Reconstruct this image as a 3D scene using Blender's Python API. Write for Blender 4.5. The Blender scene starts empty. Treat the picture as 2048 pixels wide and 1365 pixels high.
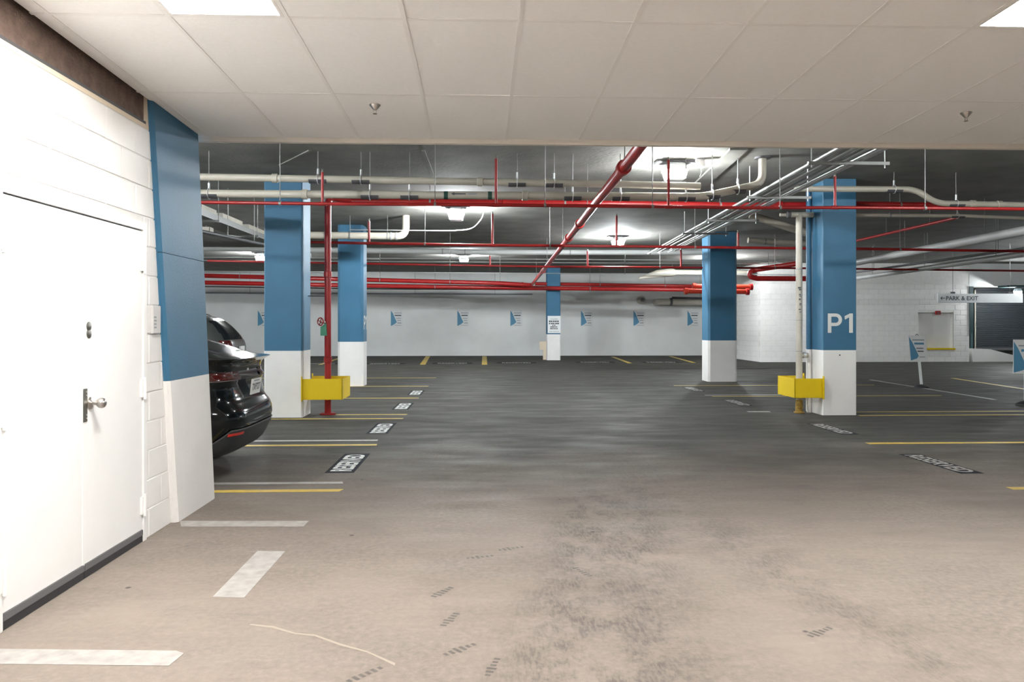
import bpy, bmesh, math, random
from mathutils import Vector, Matrix
random.seed(7)
S = bpy.context.scene
COL = S.collection

# ------------------------------------------------------------------ camera / world / exposure
F, CX, HY, HC = 1535.0, 1024.0, 648.0, 1.49
TH = math.atan(59 / F)
cam = bpy.data.cameras.new('camera'); camo = bpy.data.objects.new('camera', cam); COL.objects.link(camo)
camo.location = (0, 0, HC); camo.rotation_euler = (math.pi / 2, 0, -TH)
cam.sensor_width = 36; cam.lens = F / 2048 * 36; cam.shift_y = -(682.5 - HY) / 2048
cam.clip_end = 200
S.camera = camo
W = bpy.data.worlds.new('world'); S.world = W; W.use_nodes = True
W.node_tree.nodes['Background'].inputs[0].default_value = (0.8, 0.9, 1, 1)
W.node_tree.nodes['Background'].inputs[1].default_value = 0.02
S.view_settings.view_transform = 'Standard'; S.view_settings.look = 'None'
S.view_settings.gamma = 1; S.view_settings.use_curve_mapping = False
S.view_settings.exposure = 3.05
TROFFER_GLOW, LAMP_GLOW = 10.0, 158.0
CEIL = 3.85            # concrete slab soffit

# ------------------------------------------------------------------ pixel helpers (2048 x 1365 frame)
_c, _s = math.cos(TH), math.sin(TH)
def ray(px, py):
    a = (px - CX) / F; b = (HY - py) / F
    return Vector((_s + _c * a, _c - _s * a, b))
def PZ(px, py, z=0.0):
    r = ray(px, py); t = (z - HC) / r.z; return Vector((r.x * t, r.y * t, z))
def PY(px, py, y):
    r = ray(px, py); t = y / r.y; return Vector((r.x * t, y, HC + r.z * t))
def PXP(px, py, x):
    r = ray(px, py); t = x / r.x; return Vector((x, r.y * t, HC + r.z * t))

# ------------------------------------------------------------------ materials
def mat(name, col, rough=0.6, metal=0.0, var=0.0, scale=6.0, bump=0.0, bscale=80.0, emit=None, strength=0.0, coat=0.0, col2=None, stretch=None, spec=0.5):
    m = bpy.data.materials.new(name); m.use_nodes = True
    nt = m.node_tree; b = nt.nodes['Principled BSDF']
    b.inputs['Base Color'].default_value = (*col, 1); b.inputs['Roughness'].default_value = rough
    b.inputs['Metallic'].default_value = metal; b.inputs['Specular IOR Level'].default_value = spec; b.inputs['Coat Weight'].default_value = coat
    if emit:
        b.inputs['Emission Color'].default_value = (*emit, 1); b.inputs['Emission Strength'].default_value = strength
    g = nt.nodes.new('ShaderNodeNewGeometry')
    vec = g.outputs['Position']
    if stretch:
        mp = nt.nodes.new('ShaderNodeMapping'); mp.inputs['Scale'].default_value = stretch
        nt.links.new(vec, mp.inputs[0]); vec = mp.outputs[0]
    if var > 0:
        n = nt.nodes.new('ShaderNodeTexNoise'); n.inputs['Scale'].default_value = scale; n.inputs['Detail'].default_value = 5
        nt.links.new(vec, n.inputs['Vector'])
        r = nt.nodes.new('ShaderNodeValToRGB')
        r.color_ramp.elements[0].position = 0.3; r.color_ramp.elements[1].position = 0.7
        c2 = col2 or tuple(c * (1 - var) for c in col)
        r.color_ramp.elements[0].color = (*c2, 1); r.color_ramp.elements[1].color = (*col, 1)
        nt.links.new(n.outputs['Fac'], r.inputs[0]); nt.links.new(r.outputs[0], b.inputs['Base Color'])
    if bump > 0:
        n2 = nt.nodes.new('ShaderNodeTexNoise'); n2.inputs['Scale'].default_value = bscale; n2.inputs['Detail'].default_value = 3
        nt.links.new(vec, n2.inputs['Vector'])
        bp = nt.nodes.new('ShaderNodeBump'); bp.inputs['Strength'].default_value = bump; bp.inputs['Distance'].default_value = 0.01
        nt.links.new(n2.outputs['Fac'], bp.inputs['Height']); nt.links.new(bp.outputs[0], b.inputs['Normal'])
    return m

def floor_mat():
    m = bpy.data.materials.new('worn_concrete'); m.use_nodes = True
    nt = m.node_tree; N = nt.nodes; L = nt.links; b = N['Principled BSDF']
    g = N.new('ShaderNodeNewGeometry'); P = g.outputs['Position']
    def mapp(sc, loc=(0, 0, 0), rot=0):
        mp = N.new('ShaderNodeMapping'); mp.inputs['Scale'].default_value = sc; mp.inputs['Location'].default_value = loc
        mp.inputs['Rotation'].default_value = (0, 0, rot); L.new(P, mp.inputs[0]); return mp.outputs[0]
    def noise(v, s, d=4, rgh=0.55):
        n = N.new('ShaderNodeTexNoise'); n.inputs['Scale'].default_value = s; n.inputs['Detail'].default_value = d
        n.inputs['Roughness'].default_value = rgh; L.new(v, n.inputs['Vector']); return n.outputs['Fac']
    def ramp(v, p0, p1, c0=(0, 0, 0), c1=(1, 1, 1)):
        r = N.new('ShaderNodeValToRGB'); r.color_ramp.elements[0].position = p0; r.color_ramp.elements[1].position = p1
        r.color_ramp.elements[0].color = (*c0, 1); r.color_ramp.elements[1].color = (*c1, 1); L.new(v, r.inputs[0]); return r.outputs[0]
    def mth(op, a, c=None):
        n = N.new('ShaderNodeMath'); n.operation = op
        for i, v in enumerate((a, c)):
            if v is None: continue
            if isinstance(v, (int, float)): n.inputs[i].default_value = v
            else: L.new(v, n.inputs[i])
        return n.outputs[0]
    def mix(f, a, c):
        n = N.new('ShaderNodeMix'); n.data_type = 'RGBA'; L.new(f, n.inputs['Factor'])
        for i, v in ((6, a), (7, c)):
            if isinstance(v, tuple): n.inputs[i].default_value = (*v, 1)
            else: L.new(v, n.inputs[i])
        return n.outputs[2]
    cloud = noise(mapp((1, 1, 1)), 0.9, 5)
    base = mix(ramp(cloud, 0.35, 0.68), (0.165, 0.142, 0.122), (0.25, 0.21, 0.178))
    cl2 = noise(mapp((0.8, 1.6, 1), (3, 1, 0), 0.3), 2.3, 7, 0.65)
    base = mix(mth('MULTIPLY', ramp(cl2, 0.5, 0.75), 0.6), base, (0.16, 0.142, 0.128))
    sc2 = noise(mapp((1.2, 5.0, 1), (7, 2, 0), -0.35), 2.6, 8, 0.72)
    base = mix(mth('MULTIPLY', ramp(sc2, 0.60, 0.68), 0.5), base, (0.34, 0.30, 0.255))
    fine = noise(mapp((1, 1, 1)), 26, 6, 0.7)
    base = mix(ramp(fine, 0.35, 0.75), base, (0.265, 0.225, 0.192))
    # sweeping streaks across the aisle
    st = noise(mapp((0.75, 2.4, 1), rot=0.10), 1.3, 6, 0.62)
    base = mix(mth('MULTIPLY', ramp(st, 0.54, 0.74), 0.35), base, (0.20, 0.175, 0.15))
    # rubbed tyre dust along the driving line
    sx = N.new('ShaderNodeSeparateXYZ'); L.new(P, sx.inputs[0])
    wob = mth('MULTIPLY', mth('SUBTRACT', sx.outputs[1], 3.5), 0.19)
    off = mth('ABSOLUTE', mth('SUBTRACT', sx.outputs[0], mth('ADD', wob, 0.55)))
    band = mth('SUBTRACT', 1.0, mth('DIVIDE', off, 0.60)); band = mth('MAXIMUM', band, 0.0)
    patch = ramp(noise(mapp((1.5, 1.1, 1), rot=0.25), 2.2, 10, 0.78), 0.43, 0.57)
    tread = ramp(noise(mapp((60, 14, 1), rot=0.06), 1.0, 2), 0.42, 0.58)
    yfade = N.new('ShaderNodeMapRange'); L.new(sx.outputs[1], yfade.inputs[0])
    for i, v in enumerate((8.5, 6.0, 0.0, 1.0)): yfade.inputs[1 + i].default_value = v
    tm = mth('MULTIPLY', mth('MULTIPLY', mth('MINIMUM', mth('MULTIPLY', band, 1.8), 1.0), patch), yfade.outputs[0])
    tm = mth('MULTIPLY', tm, mth('ADD', mth('MULTIPLY', tread, 0.45), 0.35))
    off2 = mth('ABSOLUTE', mth('SUBTRACT', sx.outputs[0], mth('SUBTRACT', 1.95, mth('MULTIPLY', mth('SUBTRACT', sx.outputs[1], 3.5), 0.16))))
    band2 = mth('MAXIMUM', mth('SUBTRACT', 1.0, mth('DIVIDE', off2, 0.42)), 0.0)
    tm2 = mth('MULTIPLY', mth('MULTIPLY', mth('MULTIPLY', band2, patch), yfade.outputs[0]), mth('ADD', mth('MULTIPLY', tread, 0.35), 0.3))
    tm = mth('MAXIMUM', tm, tm2)
    base = mix(tm, base, (0.10, 0.088, 0.078))
    # scattered dark spots and oil
    vo = N.new('ShaderNodeTexVoronoi'); vo.inputs['Scale'].default_value = 1.7; L.new(P, vo.inputs['Vector'])
    sp = ramp(vo.outputs['Distance'], 0.02, 0.035, (1, 1, 1), (0, 0, 0))
    base = mix(mth('MULTIPLY', sp, 0.85), base, (0.05, 0.045, 0.045))
    # oil-darkened centre of the parking bays
    oil = ramp(noise(mapp((1, 1, 1), (4, 9, 0)), 0.8, 4), 0.5, 0.72)
    base = mix(mth('MULTIPLY', oil, 0.25), base, (0.2, 0.18, 0.16))
    # grey-green garage floor, darkened to paint in dimmer light; bare dusty concrete towards the entrance
    ed = N.new('ShaderNodeMapRange'); L.new(mth('ADD', sx.outputs[1], mth('MULTIPLY', mth('SUBTRACT', cloud, 0.5), 5.0)), ed.inputs[0])
    for i, v in enumerate((5.2, 9.6, 0.0, 1.0)): ed.inputs[1 + i].default_value = v
    coat = mix(ramp(fine, 0.3, 0.8), (0.036, 0.036, 0.032), (0.058, 0.057, 0.051))  # floor colour carrying the garage's dimmer light
    coat = mix(mth('MULTIPLY', ramp(st, 0.5, 0.75), 0.5), coat, (0.036, 0.035, 0.032))
    base = mix(mth('MULTIPLY', ed.outputs[0], 0.93), base, coat)
    L.new(base, b.inputs['Base Color'])
    b.inputs['Specular IOR Level'].default_value = 0.11
    rr = N.new('ShaderNodeMapRange'); L.new(st, rr.inputs[0])
    for i, v in enumerate((0.32, 0.66, 0.56, 0.86)): rr.inputs[1 + i].default_value = v
    L.new(rr.outputs[0], b.inputs['Roughness'])
    bp = N.new('ShaderNodeBump'); bp.inputs['Strength'].default_value = 0.12; bp.inputs['Distance'].default_value = 0.01
    L.new(fine, bp.inputs['Height']); L.new(bp.outputs[0], b.inputs['Normal'])
    return m

M = {
 'floor': floor_mat(),
 'white_wall': mat('painted_block_white', (0.78, 0.77, 0.75), 0.55, var=0.05, scale=3, bump=0.25, bscale=120),
 'mortar': mat('painted_mortar', (0.72, 0.71, 0.685), 0.7, var=0.1, scale=8),
 'far_wall': mat('far_wall_paint', (0.74, 0.75, 0.74), 0.6, var=0.14, scale=0.8, bump=0.2, bscale=30),
 'slab': mat('raw_concrete_soffit', (0.205, 0.203, 0.183), 0.85, var=0.35, scale=1.6, bump=0.5, bscale=18),
 'tile': mat('ceiling_tile', (0.93, 0.92, 0.90), 0.9, var=0.03, scale=40, bump=0.2, bscale=260),
 'tee': mat('grid_tee_white', (0.87, 0.855, 0.83), 0.5),
 'fascia': mat('fascia_cream', (0.74, 0.69, 0.62), 0.6),
 'blue': mat('column_blue_paint', (0.033, 0.132, 0.232), 0.56, spec=0.42, var=0.12, scale=2.0, bump=0.2, bscale=90),
 'colwhite': mat('column_white_paint', (0.74, 0.73, 0.71), 0.5, var=0.07, scale=3, bump=0.2, bscale=90),
 'door': mat('door_white_paint', (0.80, 0.80, 0.79), 0.4, var=0.03, scale=4),
 'rust': mat('sprayed_beam_brown', (0.17, 0.115, 0.09), 0.9, var=0.45, scale=14, bump=0.9, bscale=60),
 'dark': mat('dark_rubber', (0.02, 0.02, 0.022), 0.6),
 'darkgrey': mat('dark_grey_metal', (0.07, 0.07, 0.075), 0.55),
 'steel': mat('brushed_steel', (0.55, 0.53, 0.50), 0.3, 1.0),
 'bronze': mat('bronze_plate', (0.26, 0.25, 0.22), 0.4, 1.0),
 'galv': mat('galvanised_steel', (0.62, 0.64, 0.65), 0.35, 0.7),
 'strut': mat('dull_strut_steel', (0.24, 0.245, 0.24), 0.5, 0.5),
 'rod': mat('hanger_rod_steel', (0.16, 0.16, 0.155), 0.5, 0.6),
 'red': mat('red_pipe_paint', (0.33, 0.013, 0.013), 0.36, spec=0.4, var=0.2, scale=5),
 'orange': mat('orange_red_pipe_paint', (0.46, 0.04, 0.02), 0.35),
 'wpipe': mat('white_pipe_paint', (0.44, 0.41, 0.345), 0.45, var=0.12, scale=4),
 'gpipe': mat('grey_pipe_paint', (0.45, 0.46, 0.45), 0.5, var=0.1, scale=3),
 'dgreen': mat('dark_green_band', (0.015, 0.06, 0.045), 0.5),
 'yellow': mat('yellow_guard_paint', (0.66, 0.47, 0.004), 0.4, var=0.06, scale=6),
 'line_y': mat('yellow_line_paint', (0.62, 0.42, 0.04), 0.55, var=0.45, scale=9, col2=(0.42, 0.30, 0.09)),
 'line_w': mat('white_line_paint', (0.40, 0.385, 0.365), 0.6, var=0.3, scale=14, col2=(0.285, 0.265, 0.245)),
 'line_wf': mat('worn_white_line_paint', (0.40, 0.40, 0.38), 0.55, var=0.3, scale=11, col2=(0.26, 0.25, 0.23)),
 'stencil': mat('stencil_black', (0.012, 0.014, 0.02), 0.8, spec=0.12, var=0.3, scale=10),
 'letter': mat('white_lettering', (0.62, 0.63, 0.61), 0.6, spec=0.25),
 'ink': mat('dark_ink', (0.05, 0.06, 0.075), 0.6),
 'inkgrey': mat('grey_ink', (0.25, 0.27, 0.29), 0.6),
 'signw': mat('sign_white', (0.70, 0.72, 0.72), 0.5),
 'signwall': mat('sign_pale', (0.63, 0.645, 0.64), 0.5),
 'signb': mat('sign_blue', (0.06, 0.22, 0.36), 0.5),
 'plastic': mat('grey_plastic', (0.55, 0.54, 0.54), 0.5),
 'green': mat('green_tag', (0.06, 0.28, 0.17), 0.5),
 'blackpaint': mat('black_car_paint', (0.004, 0.006, 0.007), 0.10, coat=0.25, spec=0.35),
 'greypaint': mat('dark_grey_car_paint', (0.028, 0.032, 0.03), 0.3, coat=0.3),
 'glass': mat('tinted_car_glass', (0.008, 0.011, 0.013), 0.08),
 'valence': mat('matt_black_plastic', (0.03, 0.033, 0.036), 0.5),
 'trimgrey': mat('grey_plastic_trim', (0.12, 0.12, 0.125), 0.4),
 'tail': mat('tail_light_red', (0.06, 0.004, 0.003), 0.1, coat=1.0),
 'reflector': mat('reflector_red', (0.65, 0.03, 0.02), 0.15, coat=1.0),
 'tyre': mat('tyre_rubber', (0.015, 0.015, 0.016), 0.8),
 'rim': mat('wheel_alloy', (0.35, 0.36, 0.37), 0.35, 0.9),
 'plate': mat('licence_plate_white', (0.72, 0.72, 0.70), 0.4),
 'gate': mat('dark_shutter', (0.018, 0.022, 0.027), 0.6, 0.0),
 'teal': mat('dark_teal_frame', (0.02, 0.05, 0.055), 0.5),
 'print': mat('dusty_shoe_mark', (0.115, 0.10, 0.085), 0.7, var=0.4, scale=30),
 'troffer': mat('troffer_diffuser', (0.9, 0.9, 0.9), 0.6, emit=(1.0, 0.965, 0.93), strength=TROFFER_GLOW),
 'lamp': mat('lamp_diffuser', (0.9, 0.9, 0.9), 0.4, emit=(0.93, 0.98, 1.0), strength=LAMP_GLOW),
 'lamp_dim': mat('dimmed_lamp_diffuser', (0.9, 0.9, 0.9), 0.4, emit=(0.95, 0.98, 1.0), strength=LAMP_GLOW * 0.5),  # dimmed to soften the nearest lamp's light on floor and slab
 'lamphouse': mat('lamp_housing', (0.7, 0.72, 0.74), 0.4),
 'cream': mat('cream_plaster', (0.68, 0.58, 0.45), 0.7),
 'crack': mat('pale_filled_crack', (0.30, 0.255, 0.20), 0.6),
}

# ------------------------------------------------------------------ object helpers
def tag(o, label=None, cat=None, group=None, kind=None):
    if label: o['label'] = label
    if cat: o['category'] = cat
    if group: o['group'] = group
    if kind: o['kind'] = kind
    return o
def obj(name, bm, m, parent=None, smooth=False):
    me = bpy.data.meshes.new(name); bm.normal_update(); bm.to_mesh(me); bm.free()
    return obj_me(name, me, m, parent, smooth)
def obj_me(name, me, m, parent=None, smooth=False):
    if m is not None and not me.materials: me.materials.append(M[m] if isinstance(m, str) else m)
    if smooth:
        for p in me.polygons: p.use_smooth = True
        me.set_sharp_from_angle(angle=math.radians(42))
    o = bpy.data.objects.new(name, me); COL.objects.link(o)
    if parent: o.parent = parent
    return o
def empty(name, label, cat, loc=(0, 0, 0), rz=0, group=None):
    o = bpy.data.objects.new(name, None); COL.objects.link(o); o.location = loc; o.rotation_euler = (0, 0, rz)
    o.empty_display_size = 0.1
    return tag(o, label, cat, group)
def hexa(bm, pts):
    v = [bm.verts.new(p) for p in pts]
    for f in ((0, 3, 2, 1), (4, 5, 6, 7), (0, 1, 5, 4), (1, 2, 6, 5), (2, 3, 7, 6), (3, 0, 4, 7)):
        bm.faces.new([v[i] for i in f])
def bx(bm, x0, x1, y0, y1, z0, z1):
    hexa(bm, [(x0, y0, z0), (x1, y0, z0), (x1, y1, z0), (x0, y1, z0), (x0, y0, z1), (x1, y0, z1), (x1, y1, z1), (x0, y1, z1)])
def box(name, x0, x1, y0, y1, z0, z1, m, parent=None, bev=0.0):
    bm = bmesh.new(); bx(bm, min(x0, x1), max(x0, x1), min(y0, y1), max(y0, y1), min(z0, z1), max(z0, z1))
    if bev: bmesh.ops.bevel(bm, geom=bm.edges[:], offset=bev, segments=2, affect='EDGES')
    return obj(name, bm, m, parent)
def struct(o): o['kind'] = 'structure'; return o
def frame_of(d):
    d = d.normalized(); up = Vector((0, 0, 1)) if abs(d.z) < 0.95 else Vector((0, 1, 0))
    u = d.cross(up).normalized(); v = u.cross(d).normalized(); return u, v
def fillet(pts, r, n=6):
    pts = [Vector(p) for p in pts]
    if len(pts) < 3 or r <= 0: return pts
    out = [pts[0]]
    for i in range(1, len(pts) - 1):
        a, p, c = pts[i - 1], pts[i], pts[i + 1]
        d1 = (a - p); d2 = (c - p); rr = min(r, d1.length * 0.45, d2.length * 0.45)
        q1 = p + d1.normalized() * rr; q2 = p + d2.normalized() * rr
        for k in range(n + 1):
            t = k / n; out.append(q1 * (1 - t) ** 2 + p * 2 * t * (1 - t) + q2 * t * t)
    out.append(pts[-1]); return out
def tube(bm, pts, r, n=14, caps=True):
    pts = [Vector(p) for p in pts]; rings = []
    u = None
    for i, p in enumerate(pts):
        d = (pts[min(i + 1, len(pts) - 1)] - pts[max(i - 1, 0)])
        d.normalize()
        if u is None: u, v = frame_of(d)
        else:
            u = (u - d * u.dot(d)).normalized(); v = u.cross(d).normalized()
        rr = r[i] if isinstance(r, (list, tuple)) else r
        rings.append([bm.verts.new(p + (u * math.cos(2 * math.pi * k / n) + v * math.sin(2 * math.pi * k / n)) * rr) for k in range(n)])
    for a, b in zip(rings, rings[1:]):
        for k in range(n): bm.faces.new((a[k], a[(k + 1) % n], b[(k + 1) % n], b[k]))
    if caps: bm.faces.new(rings[0][::-1]); bm.faces.new(rings[-1])
def tubeo(name, pts, r, m, parent=None, n=14, fil=0.0, smooth=True):
    bm = bmesh.new(); tube(bm, fillet(pts, fil), r, n); bmesh.ops.recalc_face_normals(bm, faces=bm.faces)
    return obj(name, bm, m, parent, smooth)
def lathe(bm, prof, origin, axis, n=24):
    axis = Vector(axis).normalized(); u, v = frame_of(axis); o = Vector(origin); rings = []
    for h, r in prof:
        rings.append([bm.verts.new(o + axis * h + (u * math.cos(2 * math.pi * k / n) + v * math.sin(2 * math.pi * k / n)) * max(r, 1e-4)) for k in range(n)])
    for a, b in zip(rings, rings[1:]):
        for k in range(n): bm.faces.new((a[k], a[(k + 1) % n], b[(k + 1) % n], b[k]))
    bm.faces.new(rings[0][::-1]); bm.faces.new(rings[-1]); bmesh.ops.recalc_face_normals(bm, faces=bm.faces)
def latheo(name, prof, origin, axis, m, parent=None, n=24, smooth=True):
    bm = bmesh.new(); lathe(bm, prof, origin, axis, n); return obj(name, bm, m, parent, smooth)
_txt = {}
def text_mesh(body, w=None, h=None, bold=0.0, thick=0.002, origin=(0, 0, 0), right=(1, 0, 0), up=(0, 0, 1)):
    """a flat raised lettering mesh, centred on origin, fitted to w x h"""
    key = (body, bold)
    if key not in _txt:
        cu = bpy.data.curves.new('lettering', 'FONT'); cu.body = body; cu.offset = bold; cu.size = 1; cu.resolution_u = 3
        t = bpy.data.objects.new('lettering_tmp', cu); COL.objects.link(t)
        dg = bpy.context.evaluated_depsgraph_get(); me = bpy.data.meshes.new_from_object(t.evaluated_get(dg))
        vs = [v.co.copy() for v in me.vertices]; fs = [tuple(p.vertices) for p in me.polygons]
        bpy.data.objects.remove(t); bpy.data.curves.remove(cu); bpy.data.meshes.remove(me)
        _txt[key] = (vs, fs)
    vs, fs = _txt[key]
    x0, x1 = min(v.x for v in vs), max(v.x for v in vs); y0, y1 = min(v.y for v in vs), max(v.y for v in vs)
    sx = w / (x1 - x0) if w else None; sy = h / (y1 - y0) if h else None
    sx = sx or sy; sy = sy or sx
    R = Vector(right).normalized(); U = Vector(up).normalized(); Nn = R.cross(U); o = Vector(origin)
    bm = bmesh.new()
    pv = [bm.verts.new(o + R * ((v.x - (x0 + x1) / 2) * sx) + U * ((v.y - (y0 + y1) / 2) * sy) + Nn * thick) for v in vs]
    for f in fs:
        try: bm.faces.new([pv[i] for i in f])
        except ValueError: pass
    return bm
def quad_slab(name, pts, t, m, parent=None):
    """flat polygon (list of xy) lying on z=0 with thickness t"""
    bm = bmesh.new(); lo = [bm.verts.new((p[0], p[1], 0.0005)) for p in pts]; hi = [bm.verts.new((p[0], p[1], t)) for p in pts]
    n = len(pts); bm.faces.new(hi)
    for i in range(n): bm.faces.new((lo[i], lo[(i + 1) % n], hi[(i + 1) % n], hi[i]))
    bmesh.ops.recalc_face_normals(bm, faces=bm.faces); return obj(name, bm, m, parent)

# ================================================================== SETTING
XL, XR, YB, YF = -14.0, 27.0, -6.0, 35.7
WX = -2.33                       # face of the left block wall
floor = struct(box('floor', XL, XR, YB, YF + 3, -0.2, 0.0, 'floor'))
struct(box('ceiling_slab', XL, XR, YB, YF + 3, CEIL, CEIL + 0.3, 'slab'))
struct(box('wall_far', XL, 10.9, YF, YF + 0.3, 0, CEIL, 'far_wall'))
struct(box('wall_back', XL, XR, YB - 0.3, YB, 0, CEIL, 'white_wall'))
struct(box('wall_garage_left', XL - 0.3, XL, YB, YF, 0, CEIL, 'far_wall'))
struct(box('wall_garage_right', XR, XR + 0.3, YB, YF + 3, 0, CEIL, 'far_wall'))
struct(box('wall_room', XL, -2.75, 6.05, 6.3, 0, CEIL, 'white_wall'))

# ---- left block wall with a double door
DY0, DY1, DZ = 3.80, 5.34, 2.13          # door opening along Y
BH, BL, JT = 0.2032, 0.4064, 0.008
WALLTOP = 2.845
wl = struct(bpy.data.objects.new('wall_left', None)); COL.objects.link(wl)
bmw = bmesh.new()
bx(bmw, WX - 0.2, WX - 0.006, YB, DY0, 0, WALLTOP); bx(bmw, WX - 0.2, WX - 0.006, DY1, 6.0, 0, WALLTOP)
bx(bmw, WX - 0.2, WX - 0.006, DY0, DY1, DZ, WALLTOP); bx(bmw, WX - 0.006, WX, YB, 1.4, 0, WALLTOP)
obj('mortar_backing', bmw, 'mortar', wl)
_bc = {}
def block(y0, y1, z0, z1, face_x, parent, depth=0.02):
    w, h = round(y1 - y0, 3), round(z1 - z0, 3)
    if (w, h, depth) not in _bc:
        bm = bmesh.new(); bx(bm, -depth, 0, 0, w, 0, h)
        es = [e for e in bm.edges if all(abs(v.co.x) < 1e-6 for v in e.verts)]
        bmesh.ops.bevel(bm, geom=es, offset=0.003, segments=1, affect='EDGES')
        me = bpy.data.meshes.new('block'); bm.normal_update(); bm.to_mesh(me); bm.free(); _bc[(w, h, depth)] = me
    o = obj_me('block', _bc[(w, h, depth)], 'white_wall', parent); o.location = (face_x + random.uniform(-0.001, 0.001), y0, z0)
course = 0; z = 0.0
while z < WALLTOP - 0.02:
    z1 = min(z + BH - JT, WALLTOP)
    y = 1.4 + (BL / 2 if course % 2 else 0) - BL
    while y < 5.95:
        a, b = max(y, 1.4), min(y + BL - JT, 5.95 - 0.14 * z)
        y += BL
        segs = [(a, b)]
        if z < DZ - 0.01:
            segs = []
            if a < DY0 - 0.05: segs.append((a, min(b, DY0 - 0.05)))
            if b > DY1 + 0.05: segs.append((max(a, DY1 + 0.05), b))
        for s0, s1 in segs:
            zz0 = z
            if z < DZ + 0.06 < z1 and s0 < DY1 and s1 > DY0: zz0 = z
            if s1 - s0 > 0.04: block(s0, s1, zz0, z1, WX, wl)
    z += BH; course += 1
# ---- door set
d = struct(bpy.data.objects.new('door_1', None)); COL.objects.link(d)
fx = WX + 0.004
box('door_frame', fx - 0.12, fx + 0.012, DY1, DY1 + 0.05, 0, DZ + 0.05, 'door', d, 0.003)
box('door_frame', fx - 0.12, fx + 0.012, DY0 - 0.05, DY0, 0, DZ + 0.05, 'door', d, 0.003)
box('door_frame', fx - 0.12, fx + 0.012, DY0, DY1, DZ, DZ + 0.05, 'door', d, 0.003)
DM = 4.565
leafR = box('door_leaf', fx - 0.05, fx + 0.002, DM + 0.003, DY1 - 0.004, 0.06, DZ - 0.008, 'door', d, 0.002)
leafL = box('door_leaf', fx - 0.05, fx + 0.002, DY0 + 0.004, DM - 0.003, 0.06, DZ - 0.008, 'door', d, 0.002)
box('astragal', fx + 0.002, fx + 0.006, DM - 0.018, DM + 0.006, 0.07, DZ - 0.02, 'door', leafL, 0.001)
for lf, ya, yb in ((leafR, DM + 0.003, DY1 - 0.004), (leafL, DY0 + 0.004, DM - 0.003)):
    tag(box('door_sweep', fx - 0.01, fx + 0.010, ya, yb, 0.045, 0.085, 'trimgrey', lf, 0.003), 'dark metal sweep')
    box('sweep_rubber', fx - 0.03, fx + 0.006, ya, yb, 0.002, 0.045, 'dark', lf)
for yy, lf in ((DY1 + 0.002, leafR), (DY0 - 0.002, leafL)):
    for zz in (1.91, 1.05, 0.25):
        bm = bmesh.new(); tube(bm, [(fx + 0.018, yy, zz - 0.075), (fx + 0.018, yy, zz + 0.075)], 0.011, 12)
        s = 1 if lf is leafR else -1
        bx(bm, fx + 0.001, fx + 0.016, yy - 0.035, yy + 0.035, zz - 0.06, zz + 0.06)
        obj('hinge', bm, 'door', lf)
lg = box('latch_guard', fx + 0.002, fx + 0.009, DM - 0.012, DM + 0.035, 0.915, 1.11, 'bronze', leafR, 0.002); tag(lg, 'steel latch guard plate')
for zz in (0.935, 0.955, 1.07, 1.09):
    latheo('screw', [(0, .005), (.003, .005), (.004, .002)], (fx + 0.009, DM + 0.024, zz), (1, 0, 0), 'steel', lg, 10)
kb = latheo('knob', [(0, .038), (.006, .038), (.012, .03), (.018, .014), (.038, .013), (.046, .022), (.056, .029), (.07, .031), (.082, .028), (.09, .018), (.092, .004)],
            (fx + 0.002, DM + 0.075, 1.02), (1, 0, 0), 'steel', leafR); tag(kb, 'satin steel door knob')
for zz in (1.475, 1.43):
    tag(latheo('lock_cover', [(0, .027), (.004, .027), (.006, .022)], (fx + 0.002, DM + 0.06, zz), (1, 0, 0), 'bronze', leafR), 'round bronze lock cover')
# plaque on the wall beside the door
pl = empty('door_plaque', 'pale grey tactile plaque on block wall between white door and leaning column', 'plaque', (WX + 0.002, 5.545, 1.52))
box('panel', 0, 0.018, -0.065, 0.065, -0.1, 0.1, 'plastic', pl, 0.004)
for i in range(4):
    box('raised_text', 0.018, 0.020, -0.05, -0.05 + random.uniform(.035, .05), -0.062 + i * 0.024, -0.050 + i * 0.024, 'inkgrey', pl)
# ---- beam and wall ledge above
bmr = bmesh.new(); bx(bmr, WX - 0.5, WX - 0.02, YB, 5.42, WALLTOP + 0.045, CEIL)
bw = struct(obj('trim_1', bmr, 'rust'))
box('bottom_flange', WX - 0.15, WX - 0.004, YB, 5.42, WALLTOP + 0.028, WALLTOP + 0.048, 'darkgrey', bw)
box('plaster_ledge', WX - 0.15, WX - 0.002, YB, 5.42, WALLTOP, WALLTOP + 0.028, 'cream', bw)
struct(box('trim_2', WX - 0.3, WX - 0.004, 5.42, 5.52, WALLTOP, 3.3, 'cream'))

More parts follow.
